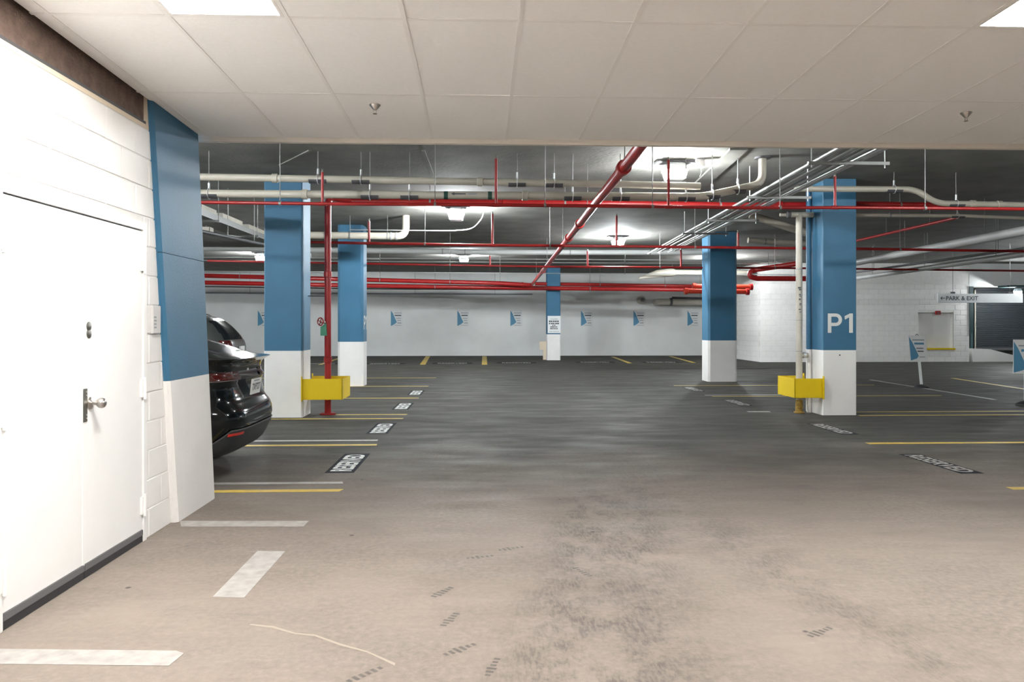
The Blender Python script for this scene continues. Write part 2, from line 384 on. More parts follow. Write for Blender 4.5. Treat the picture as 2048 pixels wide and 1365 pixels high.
# ---- suspended ceiling (falls slightly towards the garage)
CY1 = 6.38
def cz(y): return 3.02 + 0.0293 * (CY1 - y)
ROWS = [CY1, 5.27, 4.05, 2.83, 1.61, 0.39]
COLS = [WX] + [0.20 + 0.61 * k for k in range(-4, 12)]
CXR = COLS[-1]
sc = struct(bpy.data.objects.new('ceiling', None)); COL.objects.link(sc)
TROF = {(-1.63, 4.05), (2.64, 4.05)}
def slab_piece(name, x0, x1, y0, y1, dz, th, m, parent):
    bm = bmesh.new()
    hexa(bm, [(x0, y0, cz(y0) + dz), (x1, y0, cz(y0) + dz), (x1, y1, cz(y1) + dz), (x0, y1, cz(y1) + dz),
              (x0, y0, cz(y0) + dz + th), (x1, y0, cz(y0) + dz + th), (x1, y1, cz(y1) + dz + th), (x0, y1, cz(y1) + dz + th)])
    return obj(name, bm, m, parent)
for r in range(len(ROWS) - 1):
    for c in range(len(COLS) - 1):
        if any(abs(COLS[c] - t[0]) < .01 and abs(ROWS[r] - t[1]) < .01 for t in TROF): continue
        slab_piece('ceiling_tile', COLS[c] + 0.008, COLS[c + 1] - 0.008, ROWS[r + 1] + 0.008, ROWS[r] - 0.008, 0.002 + random.uniform(0, .003), 0.018, 'tile', sc)
for x in COLS[1:]: slab_piece('grid_tee', x - 0.012, x + 0.012, ROWS[-1], CY1, 0.0, 0.004, 'tee', sc)
for y in ROWS[1:]: slab_piece('grid_tee', WX, CXR, y - 0.012, y + 0.012, 0.0005, 0.004, 'tee', sc)
slab_piece('plain_panel', WX, 12, YB, ROWS[-1], 0.002, 0.018, 'tile', sc)
slab_piece('plain_panel', CXR, 12, ROWS[-1], CY1, 0.002, 0.018, 'tile', sc)
slab_piece('deck_above', WX, 12, YB, CY1, 0.05, 0.02, 'slab', sc)
fa = struct(box('trim_3', WX - 0.10, 12, CY1, CY1 + 0.05, 2.985, 3.20, 'fascia'))
box('light_stop_panel', WX - 0.10, 12, CY1 + 0.005, CY1 + 0.045, 3.20, CEIL, 'fascia', fa)  # unseen panel added to stop light leaking over the tiled ceiling
struct(box('wall_entry_right', 12, 12.2, YB, CY1 + 0.05, 0, CEIL, 'white_wall'))
def troffer(x0, y1, label, w=0.61, l=1.22):
    y0 = y1 - l; t = empty('troffer_light', label, 'ceiling light', ((x0 + w / 2), (y0 + y1) / 2, cz((y0 + y1) / 2)))
    ox, oy, oz = t.location
    def P(a, b, c, e, dz, th, nm, m):
        bm = bmesh.new()
        hexa(bm, [(a - ox, b - oy, cz(b) + dz - oz), (c - ox, b - oy, cz(b) + dz - oz), (c - ox, e - oy, cz(e) + dz - oz), (a - ox, e - oy, cz(e) + dz - oz),
                  (a - ox, b - oy, cz(b) + dz + th - oz), (c - ox, b - oy, cz(b) + dz + th - oz), (c - ox, e - oy, cz(e) + dz + th - oz), (a - ox, e - oy, cz(e) + dz + th - oz)])
        return obj(nm, bm, m, t)
    P(x0 + .014, y0 + .014, x0 + .03, y1 - .014, .0, .03, 'frame', 'tee'); P(x0 + w - .03, y0 + .014, x0 + w - .014, y1 - .014, .0, .03, 'frame', 'tee')
    P(x0 + .03, y0 + .014, x0 + w - .03, y0 + .03, .0, .03, 'frame', 'tee'); P(x0 + .03, y1 - .03, x0 + w - .03, y1 - .014, .0, .03, 'frame', 'tee')
    P(x0 + .03, y0 + .03, x0 + w - .03, y1 - .03, .003, .01, 'diffuser', 'troffer')
troffer(-1.63, 4.05, 'glowing recessed ceiling light panel nearest the white block wall')
troffer(2.64, 4.05, 'glowing recessed ceiling light panel at right edge of tiled ceiling')
for x0, y1, lb in ((-1.63, -0.85, 'recessed ceiling light panel behind the viewpoint beside the block wall'), (2.64, -0.85, 'recessed ceiling light panel behind the viewpoint over the lane')):
    troffer(x0, y1, lb)
# lower the plain-panel lights slightly proud of the panel
for o in COL.objects:
    if o.name.startswith('troffer_light') and (o.location.y < 0 or o.location.x > 6.9): o.location.z -= 0.012; o['group'] = 'entrance lights out of view'
for p, lb in (((750, 211), 'chrome pendent sprinkler head on the ceiling tile left of centre'), ((1932, 226), 'chrome pendent sprinkler head on the ceiling tile at right')):
    q = PZ(*p, 3.045); zc = cz(q.y) + 0.002
    sp = empty('fire_sprinkler', lb, 'sprinkler', (q.x, q.y, zc))
    latheo('escutcheon', [(0, .040), (-.004, .040), (-.02, .026), (-.036, .013)], (0, 0, 0), (0, 0, 1), 'steel', sp)
    bm = bmesh.new()
    for s in (-1, 1): tube(bm, [(s * .010, 0, -.034), (s * .009, 0, -.055), (0, 0, -.062)], .002, 6)
    obj('yoke', bm, 'steel', sp)
    latheo('deflector', [(0, .015), (-.002, .015)], (0, 0, -.062), (0, 0, 1), 'bronze', sp, 16)

# ---- right-hand block wall with niche and gate opening
RY = 29.35; NX0, NX1, NZ0, NZ1 = 17.0, 18.42, 0.50, 1.93; GX0 = 19.05
wr = struct(bpy.data.objects.new('wall_right', None)); COL.objects.link(wr)
CRX = 10.77
bm = bmesh.new()
bx(bm, CRX + 0.006, NX0, RY + 0.006, RY + 0.4, 0, CEIL); bx(bm, NX0, NX1, RY + 0.006, RY + 0.4, 0, NZ0)
bx(bm, NX0, NX1, RY + 0.006, RY + 0.4, NZ1, CEIL); bx(bm, NX1, GX0, RY + 0.006, RY + 0.4, 0, CEIL)
bx(bm, NX0, NX1, RY + 0.22, RY + 0.4, NZ0, NZ1)
bx(bm, CRX + 0.006, CRX + 0.3, RY + 0.4, YF, 0, CEIL)
obj('mortar_backing', bm, 'mortar', wr)
_b2 = {}
def block_y(x0, x1, z0, z1, parent):
    k = (round(x1 - x0, 3), round(z1 - z0, 3))
    if k not in _b2:
        bm = bmesh.new(); bx(bm, 0, k[0], 0, 0.03, 0, k[1])
        es = [e for e in bm.edges if all(abs(v.co.y) < 1e-6 for v in e.verts)]
        bmesh.ops.bevel(bm, geom=es, offset=0.006, segments=1, affect='EDGES')
        me = bpy.data.meshes.new('block'); bm.normal_update(); bm.to_mesh(me); bm.free(); _b2[k] = me
    o = obj_me('block', _b2[k], 'white_wall', parent); o.location = (x0, RY + random.uniform(-.002, .002), z0)
JW = 0.012
for ci in range(19):
    z0 = ci * BH; z1 = min(z0 + BH - JW, CEIL)
    if z0 > 2.95: break
    x = CRX - (BL / 2 if ci % 2 else 0)
    while x < GX0:
        a, b = max(x, CRX), min(x + BL - JW, GX0); x += BL
        segs = [(a, b)]
        if z1 > NZ0 + .05 and z0 < NZ1 - .05:
            segs = [(a, min(b, NX0))] if a < NX0 else []
            if b > NX1: segs.append((max(a, NX1), b))
        for s0, s1 in segs:
            if s1 - s0 > .05: block_y(s0, s1, z0, z1, wr)
# return face towards the far wall
for ci in range(15):
    z0 = ci * BH; y = RY + .02 + (BL / 2 if ci % 2 else 0)
    while y < RY + 2.6:
        k = ('r',)
        if k not in _b2:
            bm = bmesh.new(); bx(bm, 0, .03, 0, BL - JW, 0, BH - JW)
            es = [e for e in bm.edges if all(abs(v.co.x) < 1e-6 for v in e.verts)]
            bmesh.ops.bevel(bm, geom=es, offset=0.006, segments=1, affect='EDGES')
            me = bpy.data.meshes.new('block'); bm.normal_update(); bm.to_mesh(me); bm.free(); _b2[k] = me
        o = obj_me('block', _b2[k], 'white_wall', wr); o.location = (CRX, y, z0); y += BL
box('niche_back', NX0 + .005, NX1 - .005, RY + .20, RY + .225, NZ0, NZ1, 'white_wall', wr)
sl = box('niche_sill', NX0 - .02, NX1 + .06, RY - .05, RY + .20, NZ0 - .03, NZ0 + .04, 'yellow', wr, 0.01); tag(sl, 'yellow painted sill')
# gate opening, header and lower ramp wall
struct(box('wall_gate_header', GX0, XR, RY, RY + 0.4, 2.95, CEIL, 'far_wall'))
struct(box('wall_ramp_back', GX0 - 1, XR, RY + 2.3, RY + 2.5, 0, CEIL, 'slab'))
pr = [(19.2, 0.52), (19.9, 0.49), (21.2, 0.16), (XR, 0.0), (19.2, 0.0)]
bm = bmesh.new(); a = [bm.verts.new((x, RY, z)) for x, z in pr]; b = [bm.verts.new((x, RY + .3, z)) for x, z in pr]
bm.faces.new(a); bm.faces.new(b[::-1])
for i in range(5): bm.faces.new((a[i], b[i], b[(i + 1) % 5], a[(i + 1) % 5]))
bmesh.ops.recalc_face_normals(bm, faces=bm.faces); struct(obj('wall_ramp_parapet', bm, 'white_wall'))
struct(box('trim_4', GX0, GX0 + 0.16, RY - 0.02, RY + 0.35, 1.1, 2.95, 'teal'))
gt = empty('rolling_gate', 'dark ribbed rolling gate closing the exit ramp beneath the exit sign', 'gate', (20.28, RY + 1.9, 0))
for i in range(29):
    zz = 0.5 + i * 0.085
    bm = bmesh.new(); bx(bm, .25, 6.5, 0, .03, 0, .078); bmesh.ops.bevel(bm, geom=bm.edges[:], offset=.01, segments=1, affect='EDGES')
    if i == 0: gme = bpy.data.meshes.new('slat'); bm.to_mesh(gme); gme.materials.append(M['gate'])
    bm.free(); o = obj_me('slat', gme, None, gt); o.location = (0, 0, zz)
tubeo('guide_rail', [(.22, -.05, 0), (.22, -.05, 2.9)], .03, 'wpipe', gt)
box('guide_post', 0.0, 0.12, -.08, .1, 0, 2.9, 'teal', gt); box('bottom_bar', .2, 6.5, -.03, .06, .38, .5, 'darkgrey', gt)
q = PY(1875, 626, RY)
fb = empty('alarm_box', 'small dark red alarm box on the block wall above the yellow niche', 'alarm', (q.x, RY, q.z))
box('body', -.1, .1, -.06, 0, -.075, .075, 'red', fb, .01); box('lens', -.05, .05, -.07, -.06, -.04, .02, 'darkgrey', fb)

# ================================================================== COLUMNS
def column(x0, x1, y0, y1, label, ch=0.035, base=1.06, top=CEIL, parts=None):
    t = empty('concrete_column', label, 'column', ((x0 + x1) / 2, (y0 + y1) / 2, 0), group='blue and white garage columns')
    hx, hy = (x1 - x0) / 2, (y1 - y0) / 2
    def prism(z0, z1):
        o = [(-hx + ch, -hy), (hx - ch, -hy), (hx, -hy + ch), (hx, hy - ch), (hx - ch, hy), (-hx + ch, hy), (-hx, hy - ch), (-hx, -hy + ch)]
        bm = bmesh.new(); a = [bm.verts.new((x, y, z0)) for x, y in o]; b = [bm.verts.new((x, y, z1)) for x, y in o]
        bm.faces.new(a[::-1]); bm.faces.new(b)
        for i in range(8): bm.faces.new((a[i], a[(i + 1) % 8], b[(i + 1) % 8], b[i]))
        return bm
    tag(obj('lower_shaft', prism(0, base), 'colwhite', t), 'white painted lower shaft')
    tag(obj('upper_shaft', prism(base, top), 'blue', t), 'blue painted upper shaft')
    return t, hx, hy
c2, _, _ = column(-3.46, -2.86, 12.30, 12.90, 'square blue and white column beside the red standpipe', .02)
c3, _, _ = column(-3.45, -2.84, 18.40, 19.02, 'blue and white column standing behind the red standpipe, further down the aisle', .06)
cP, hx, hy = column(5.53, 6.09, 12.28, 12.94, 'blue and white column lettered P1 beside the white downpipe', .012)
c4, _, _ = column(5.79, 6.54, 19.48, 20.10, 'blue and white column right of the aisle, behind the silver conduits', .05)
cF, fhx, fhy = column(2.63, 3.18, 31.23, 31.8, 'slim blue and white column before the far wall with white notice', .03)
def p_one(o, right, h, wscale=1.0):
    R_, U_ = Vector(right), Vector((0, 0, 1)); Nn = R_.cross(U_); bm = bmesh.new(); o = Vector(o)
    def V(x, z): return bm.verts.new(o + R_ * ((x - .66) * h * wscale) + U_ * ((z - .5) * h) + Nn * .002)
    bm.faces.new([V(0, 0), V(.19, 0), V(.19, 1), V(0, 1)])
    n = 14; oi = []                                     # bowl of the P
    for k in range(n + 1):
        a = math.pi / 2 - math.pi * k / n
        oi.append((V(.42 + .33 * math.cos(a), .675 + .325 * math.sin(a)), V(.42 + .145 * math.cos(a), .675 + .155 * math.sin(a))))
    for p, q in zip(oi, oi[1:]): bm.faces.new((p[0], p[1], q[1], q[0]))
    bm.faces.new([V(.19, .83), V(.42, .83), V(.42, 1), V(.19, 1)]); bm.faces.new([V(.19, .35), V(.42, .35), V(.42, .52), V(.19, .52)])
    bm.faces.new([V(1.12, 0), V(1.32, 0), V(1.32, 1), V(1.15, 1), V(1.12, .98)]); bm.faces.new([V(.88, .86), V(.90, .68), V(1.12, .80), V(1.12, .98)])
    bmesh.ops.recalc_face_normals(bm, faces=bm.faces); return bm
obj('lettering', p_one((0.01, -hy - .001, 1.50), (1, 0, 0), .315), 'letter', cP)
latheo('bolt', [(0, .012), (.01, .012)], (0.0, -hy, 0.98), (0, -1, 0), 'darkgrey', cP, 10)
obj('lettering', p_one((.306, 0.0, 1.52), (0, 1, 0), .33), 'letter', c3)
# notice on the far column
nt_ = empty('column_notice', 'white lettered notice fixed to the slim far column', 'sign', (2.915, 31.22, 1.47))
box('panel', -.26, .27, -.012, 0, -.36, .34, 'signw', nt_)
for i, (zz, w, h) in enumerate(((.21, .30, .03), (.12, .42, .06), (.03, .42, .05), (-.04, .14, .04), (-.11, .30, .045), (-.18, .32, .04), (-.30, .40, .02))):
    n = 5 if w > .2 else 2; x = -w / 2
    for k in range(n):
        ww = w / n * random.uniform(.65, .95); box('printed_word', x, x + ww, -.014, -.012, zz - h / 2, zz + h / 2, 'inkgrey' if i in (0, 6) else 'ink', nt_); x += w / n
# leaning column beside the near wall
lc = empty('leaning_column', 'leaning blue and white column at the end of the white block wall', 'column', (-2.6, 6.2, 0), group='blue and white garage columns')
def lean(z0, z1):
    def sec(z):
        s = z / 3.05
        y0, y1 = 5.84 - .40 * s, 6.63 - .33 * s; xf = -2.28 - .02 * s; xb = -2.85
        return [(xb + 2.6, y0 - 6.2, z), (xf - .02 + 2.6, y0 - 6.2, z), (xf + 2.6, y0 + .02 - 6.2, z), (xf + 2.6, y1 - 6.2, z), (xb + 2.6, y1 - 6.2, z)]
    a0, b0 = sec(z0), sec(z1); bm = bmesh.new(); a = [bm.verts.new(p) for p in a0]; b = [bm.verts.new(p) for p in b0]
    bm.faces.new(a[::-1]); bm.faces.new(b)
    for i in range(5): bm.faces.new((a[i], a[(i + 1) % 5], b[(i + 1) % 5], b[i]))
    return bm
tag(obj('lower_shaft', lean(0, 1.07), 'colwhite', lc), 'white painted lower shaft')
tag(obj('upper_shaft', lean(1.07, 2.0), 'blue', lc), 'blue painted upper shaft'); obj('upper_shaft', lean(2.004, 3.25), 'blue', lc)

# ================================================================== FLOOR MARKINGS (painted on the floor)
def line(x0, x1, y, m, w=0.10, label=None, worn=0):
    e = random.uniform(-.01, .01)
    o = quad_slab('parking_line', [(x0, y - w / 2), (x1, y - w / 2 + e * .3), (x1 + random.uniform(-.02, .03), y + w / 2), (x0, y + w / 2)], 0.002, m, floor)
    if label: o['label'] = label
for y, m, x0, w in ((6.91, 'line_y', -7, .10), (7.245, 'line_w', -7, .085), (9.49, 'line_y', -7, .10), (9.86, 'line_w', -7, .10), (12.12, 'line_y', -7, .09), (12.65, 'line_y', -2.4, .09),
                    (15.44, 'line_y', -7, .11), (18.38, 'line_y', -7, .11), (21.2, 'line_y', -7, .11)):
    line(x0, -1.30 + random.uniform(-.05, .06), y, m, w, 'yellow parking line on the left' if m == 'line_y' else 'white parking line on the left')
for y, m, x0, x1, w in ((9.37, 'line_y', 4.78, 10, .11), (6.76, 'line_y', 4.76, 10, .10), (12.22, 'line_y', 6.1, 10, .08), (12.72, 'line_y', 6.3, 10, .07), (15.55, 'line_y', 4.7, 9.5, .08), (18.3, 'line_y', 4.6, 9.5, .09)):
    line(x0, x1, y, m, w, 'yellow parking line on the right')
for pa, pb, w, m in (((1905, 757), (2090, 785), .13, 'line_y'), ((1740, 760), (1990, 800), .10, 'line_wf'), ((845, 730), (856, 713), .2, 'line_y'), ((969, 730), (969, 713), .2, 'line_y'),
                     ((1260, 727), (1225, 714), .16, 'line_y'), ((1388, 726), (1340, 713), .16, 'line_y'), ((1410, 791), (1560, 790), .1, 'line_wf'), ((1495, 824), (1540, 824), .12, 'line_wf'), ((640, 730), (690, 713), .16, 'line_y')):
    a, b = PZ(*pa), PZ(*pb); dd = (b - a).normalized(); nn = Vector((-dd.y, dd.x, 0)) * w / 2
    quad_slab('parking_line', [(a - nn).xy, (b - nn).xy, (b + nn).xy, (a + nn).xy], .002, m, floor)
for cor in (((360, 1043), (618, 1043), (607, 1054), (362, 1054)), ((515, 1103), (570, 1104), (488, 1197), (425, 1195)), ((-120, 1298), (352, 1303), (368, 1308), (338, 1333), (-140, 1328))):
    o = quad_slab('painted_bar', [PZ(*p).xy for p in cor], .002, 'line_w', floor); o['label'] = 'worn white painted bar near the white door'
def stencil(c, right, up, w=1.08, h=.27, label=None, m='letter', bw=1.2, bh=.36):
    R, U = Vector(right), Vector(up)
    e = [c + R * (sx * bw / 2) + U * (sy * bh / 2) for sx, sy in ((-1, -1), (1, -1), (1, 1), (-1, 1))]
    p = quad_slab('reserved_stencil', [v.xy for v in e], .0015, 'stencil', floor); p['label'] = label
    obj('lettering', text_mesh('RESERVED', w, h, .03, .0025, c, right, up), m, p)
for i, q in enumerate(((690, 926), (768, 857), (809, 813), (836, 786))):
    c = PZ(*q); c.x = -1.43
    stencil(c, (0, 1, 0), (-1, 0, 0), .98, .22, 'black stencil with white RESERVED lettering on the left', 'letter', 1.13, .29)
for i, q in enumerate(((1877, 927), (1663, 858), (1458, 806), (1380, 779))):
    c = PZ(*q); c.x = 4.80 if i > 1 else c.x
    stencil(c, (0, -1, 0), (1, 0, 0), 1.0, .20, 'black stencil with white RESERVED lettering on the right', 'line_w', 1.14, .24)
for q in ((640, 728), (770, 728), (905, 727), (1033, 726), (1190, 725), (1322, 725)):
    stencil(PZ(*q), (1, 0, 0), (0, 1, 0), 1.1, .55, 'RESERVED stencil in front of the far wall', 'line_wf', 1.5, .8)
# shoe prints and pale crack
for px, py, an in ((885, 1185, 1.0), (900, 1240, 1.2), (960, 1115, .3), (1022, 1098, .4), (1165, 1145, 2.0), (920, 1300, .7), (985, 1335, 1.3), (1640, 1265, .6), (730, 1350, .8)):
    c = PZ(px, py); bm = bmesh.new(); dx, dy = math.cos(an), math.sin(an)
    for k in range(6):
        u = (k - 2.5) * .032; w = (.018, .027, .029, .022, .018, .02)[k] * random.uniform(.6, 1.1)
        cx, cy = c.x + dx * u, c.y + dy * u
        q4 = [(cx - dy * w * s + dx * .009 * e, cy + dx * w * s + dy * .009 * e, .001) for s, e in ((-1, -1), (1, -1), (1, 1), (-1, 1))]
        bm.faces.new([bm.verts.new(p) for p in q4])
    bmesh.ops.recalc_face_normals(bm, faces=bm.faces); o = obj('shoe_print', bm, 'print', floor)
cr = [(500, 1250), (545, 1255), (590, 1268), (630, 1272), (680, 1290), (735, 1305), (790, 1330)]
bm = bmesh.new(); vs = []
for i, (px, py) in enumerate(cr):
    w = .006 + .006 * math.sin(i * 1.3) ** 2; c = PZ(px, py); vs.append((bm.verts.new((c.x, c.y - w, .001)), bm.verts.new((c.x, c.y + w, .001))))
for a, b in zip(vs, vs[1:]): bm.faces.new((a[0], b[0], b[1], a[1]))
obj('filled_crack', bm, 'crack', floor)

# ================================================================== LAMPS
def lamp(x, y, label, ztop=CEIL, s=1.0, glow='lamp'):
    t = empty('ceiling_lamp', label, 'lamp', (x, y, ztop), group='bright garage ceiling lamps')
    box('mounting_plate', -.28 * s, .28 * s, -.12 * s, .12 * s, -.035, 0, 'darkgrey', t, .006)
    def fr(z0, z1, a, b, nm, m):
        bm = bmesh.new()
        hexa(bm, [(-b, -b, z1), (b, -b, z1), (b, b, z1), (-b, b, z1), (-a, -a, z0), (a, -a, z0), (a, a, z0), (-a, a, z0)])
        bmesh.ops.bevel(bm, geom=bm.edges[:], offset=.012, segments=2, affect='EDGES'); return obj(nm, bm, m, t)
    fr(-.035, -.15, .11 * s, .175 * s, 'housing', 'lamphouse'); fr(-.15, -.275, .152 * s, .125 * s, 'diffuser', glow); fr(-.268, -.288, .130 * s, .120 * s, 'light_block_cap', 'lamphouse')  # bottom cap added to cut downward light, housing flared to shield the slab
    return t
LP = [((1350, 322), 'bright square ceiling lamp nearest the tiled ceiling, beside the white elbow pipe'), ((912, 413), 'bright ceiling lamp above the aisle left of the diagonal red pipe'),
      ((1236, 472), 'bright ceiling lamp at the far end of the conduit bundle'), ((928, 509), 'farthest bright ceiling lamp above the aisle'),
      ((1440, 515), 'ceiling lamp hidden behind the right-hand blue column'), ((522, 505), 'ceiling lamp glimpsed left of the near blue column')]
for p, lb in LP:
    q = PZ(*p, CEIL); lamp(q.x, q.y, lb, CEIL, 1.0, 'lamp_dim' if p[0] == 1350 else 'lamp')
for x, y, lb in ((-7.6, 9.4, 'added unseen fill lamp over the front of the black hatchback, hidden by the block wall'), (-8.5, 16.0, 'added unseen fill lamp over the left bays, hidden behind the white block wall')):
    lamp(x, y, lb)  # unseen lamps added as fill for the column fronts from the left
for x, y, lb in ((-3.9, 7.3, 'small added fill lamp over the black hatchback, hidden behind the tiled ceiling edge'), (7.1, 7.5, 'small added fill lamp over the nearest right bay, hidden behind the tiled ceiling edge')):
    lamp(x, y, lb, CEIL, .5)  # weak unseen lamps added to brighten pipe and column fronts
lamp(17.0, 20.6, 'small ceiling lamp over the right bays beside the exit sign, outside the picture', CEIL, .62)
lamp(20.75, RY - .35, 'bright lamp by the exit gate at right edge', 2.9, .7)
struct(box('trim_5', 20.2, 21.4, RY - .55, RY + .01, 2.9, 2.98, 'teal'))

# ================================================================== PIPES
def rods(parent, pts, r=.006, m='rod', top=CEIL):
    for p in pts:
        p = Vector(p); tubeo('hanger_rod', [p, (p.x, p.y, top)], r, m, parent, 6)
def at(pts, px, Yd):
    """point on a run at picture column px (run given as world points at about constant Y)"""
    x = PY(px, 400, Yd).x
    for a, b in zip(pts, pts[1:]):
        if min(a.x, b.x) - 1e-6 <= x <= max(a.x, b.x) + 1e-6 and abs(b.x - a.x) > 1e-6:
            t = (x - a.x) / (b.x - a.x); return a.lerp(b, t)
    return pts[0].copy()
def saddle(parent, p, r, l=.24, clamp=True):
    bm = bmesh.new(); n = 8
    for k in range(n):
        a0, a1 = math.pi * (1.08 + .84 * k / n), math.pi * (1.08 + .84 * (k + 1) / n)
        P = lambda a, rr, x: (p.x + x, p.y + math.cos(a) * rr, p.z + math.sin(a) * rr)
        hexa(bm, [P(a0, r + .002, -l / 2), P(a0, r + .002, l / 2), P(a1, r + .002, l / 2), P(a1, r + .002, -l / 2), P(a0, r + .012, -l / 2), P(a0, r + .012, l / 2), P(a1, r + .012, l / 2), P(a1, r + .012, -l / 2)])
    bmesh.ops.recalc_face_normals(bm, faces=bm.faces); obj('hanger_saddle', bm, 'darkgrey', parent)
    if clamp:
        bm = bmesh.new(); ring = [(p.x, p.y + math.cos(a) * (r + .016), p.z + math.sin(a) * (r + .016)) for a in [2 * math.pi * k / 16 for k in range(17)]]
        tube(bm, ring, .007, 6, False); tube(bm, [(p.x, p.y, p.z + r + .01), (p.x, p.y, p.z + r + .09)], .014, 8); obj('clevis_hanger', bm, 'galv', parent)
    rods(parent, [(p.x, p.y, p.z + r + .01)])
def run(name, label, cat, pts, r, m, Yd=None, fil=.12, saddles=(), rodpx=(), couplings=(), n=16):
    o = tubeo(name, pts, r, m, None, n, fil); tag(o, label, cat)
    for px in saddles: saddle(o, at(pts, px, Yd), r)
    for px in rodpx:
        p = at(pts, px, Yd); rods(o, [(p.x, p.y, p.z + r * .8)])
        latheo('pipe_clamp', [(-.015, r + .006), (.015, r + .006)], p, (1, 0, 0), 'strut', o, 14, False)
    for px in couplings:
        p = at(pts, px, Yd); k = pts[1] - pts[0]
        latheo('coupling', [(-.04, r + .006), (-.035, r + .014), (.035, r + .014), (.04, r + .006)], p, (1, 0, 0), m, o, 16)
    return o
Yd = 10.6
A = [PY(330, 353, Yd), PY(850, 362, Yd), PY(1250, 369, Yd), PY(1400, 373, Yd)]
run('drain_pipe', 'upper of two long white drain pipes under the concrete ceiling', 'pipe', A, .050, 'wpipe', Yd, .0, (636, 722, 1034, 1108), (), (550, 960))
B = [PY(330, 387, Yd), PY(850, 390.5, Yd), PY(1250, 393, Yd), PY(1405, 394, Yd), PY(1478, 378, Yd + .05), PY(1525, 368, Yd + .1), PY(1525, 300, Yd + .1)]
B[-1] = Vector((B[-2].x, B[-2].y, CEIL))
pB = run('drain_pipe', 'lower long white drain pipe with flow arrow, turning up into the ceiling', 'pipe', B, .055, 'wpipe', Yd, .16, (418, 740, 819, 1145, 1241, 1372), (), (610, 1050))
p = B[-1]; latheo('ceiling_collar', [(0, .11), (-.03, .11)], p, (0, 0, 1), 'darkgrey', pB, 20)
for px in (892, 980): latheo('green_band', [(-.028, .0565), (.028, .0565)], at(B, px, Yd), (1, 0, 0), 'dgreen', pB, 16)
p = at(B, 917, Yd); bm = bmesh.new(); yy = p.y - .0565
for tri in ([(-.10, 0), (-.055, -.022), (-.055, .022)],): bm.faces.new([bm.verts.new((p.x + a, yy, p.z + .012 + b)) for a, b in tri])
bm.faces.new([bm.verts.new((p.x + a, yy, p.z + .012 + b)) for a, b in ((-.055, -.008), (.10, -.008), (.10, .008), (-.055, .008))])
obj('flow_arrow', bm, 'ink', pB)
p = at(B, 948, Yd); box('printed_word', p.x - .08, p.x + .04, p.y - .0575, p.y - .0565, p.z + .0, p.z + .022, 'inkgrey', pB)
for px in (1425, 1478): saddle(pB, at(B, px, Yd), .055, .2)

Yd = 10.0
C = [PY(330, 404, Yd), PY(645, 408, Yd), PY(900, 409.5, Yd), PY(1250, 413, Yd), PY(1500, 416, Yd), PY(1700, 415.5, Yd), PY(2120, 419, Yd)]
pC = run('sprinkler_pipe', 'nearest thin red sprinkler branch pipe with short upright sprigs', 'pipe', C, .022, 'red', Yd, 0, (), (560, 870, 1090, 1305, 1560, 1850))
def sprig(parent, pts, px, ytop, Yd, r=.018):
    p = at(pts, px, Yd); zt = min(PY(px, ytop, Yd).z, CEIL - .06)
    tubeo('sprig', [p, (p.x, p.y, zt)], r, 'red', parent, 10)
    latheo('tee_fitting', [(-.05, r + .008), (.05, r + .008)], p, (1, 0, 0), 'red', parent, 12)
    latheo('upright_head', [(0, .014), (.02, .012), (.035, .008), (.04, .02), (.043, .02)], (p.x, p.y, zt), (0, 0, 1), 'bronze', parent, 12)
for px, yt in ((645, 345), (992, 318), (1337, 320), (1670, 353)): sprig(pC, C, px, yt, Yd)
Yd = 13.15
SX, SY = -2.54, 12.72
Mn = [Vector((SX, SY, 0)), Vector((SX, SY, 3.55)), Vector((SX + .25, Yd, 3.58))]
mm = [PY(700, 403, Yd), PY(1000, 405.5, Yd), PY(1350, 409, Yd), PY(1480, 411, Yd), PY(1715, 409, Yd), PY(2120, 414, Yd)]
pM = run('fire_main', 'thick red fire main running across behind the lettered column', 'pipe', mm, .052, 'red', Yd, 0, (), (860, 1130, 1440, 1800), (1010, 1560))
sp_pts = [Vector((SX, SY, .0)), Vector((SX, SY, 3.56)), mm[0] + Vector((.01, 0, 0))]
pS = tubeo('standpipe', [(SX, SY, 0), (SX, SY, mm[0].z), mm[0]], .054, 'red', None, 18, .15); tag(pS, 'vertical red standpipe with valve wheel beside the near blue column', 'pipe')
latheo('base_flange', [(0, .13), (.02, .13), (.025, .06)], (SX, SY, 0), (0, 0, 1), 'red', pS)
for zz in (.9, 2.3): latheo('coupling', [(-.05, .056), (-.045, .066), (.045, .066), (.05, .056)], (SX, SY, zz), (0, 0, 1), 'red', pS)
vz = 1.49 + (648 - 645) * 12.7 / 1535
tubeo('valve_stem', [(SX, SY, vz), (SX - .10, SY - .09, vz)], .022, 'steel', pS, 10)
bm = bmesh.new(); ax = Vector((-.55, -.83, 0)).normalized(); u, v = frame_of(ax); cc = Vector((SX - .10, SY - .10, vz + .01))
tube(bm, [cc + (u * math.cos(a) + v * math.sin(a)) * .062 for a in [2 * math.pi * k / 20 for k in range(21)]], .010, 8, False)
for k in range(4):
    a = math.pi / 2 * k + .4; tube(bm, [cc, cc + (u * math.cos(a) + v * math.sin(a)) * .06], .007, 6)
obj('valve_wheel', bm, 'red', pS, True)
bm = bmesh.new(); t0 = Vector((SX - .05, SY - .075, vz - .03))
hexa(bm, [t0 + Vector(q) for q in ((-.055, 0, -.19), (.05, 0, -.19), (.05, .003, -.19), (-.055, .003, -.19), (-.055, 0, -.05), (.04, 0, .02), (.04, .003, .02), (-.055, .003, -.05))])
tag(obj('inspection_tag', bm, 'green', pS), 'green inspection tag')
tubeo('pipe_bracket', [(SX, SY, 1.49 + 55 * 12.7 / 1535), (-2.86, SY, 1.49 + 55 * 12.7 / 1535)], .008, 'darkgrey', pS, 8)

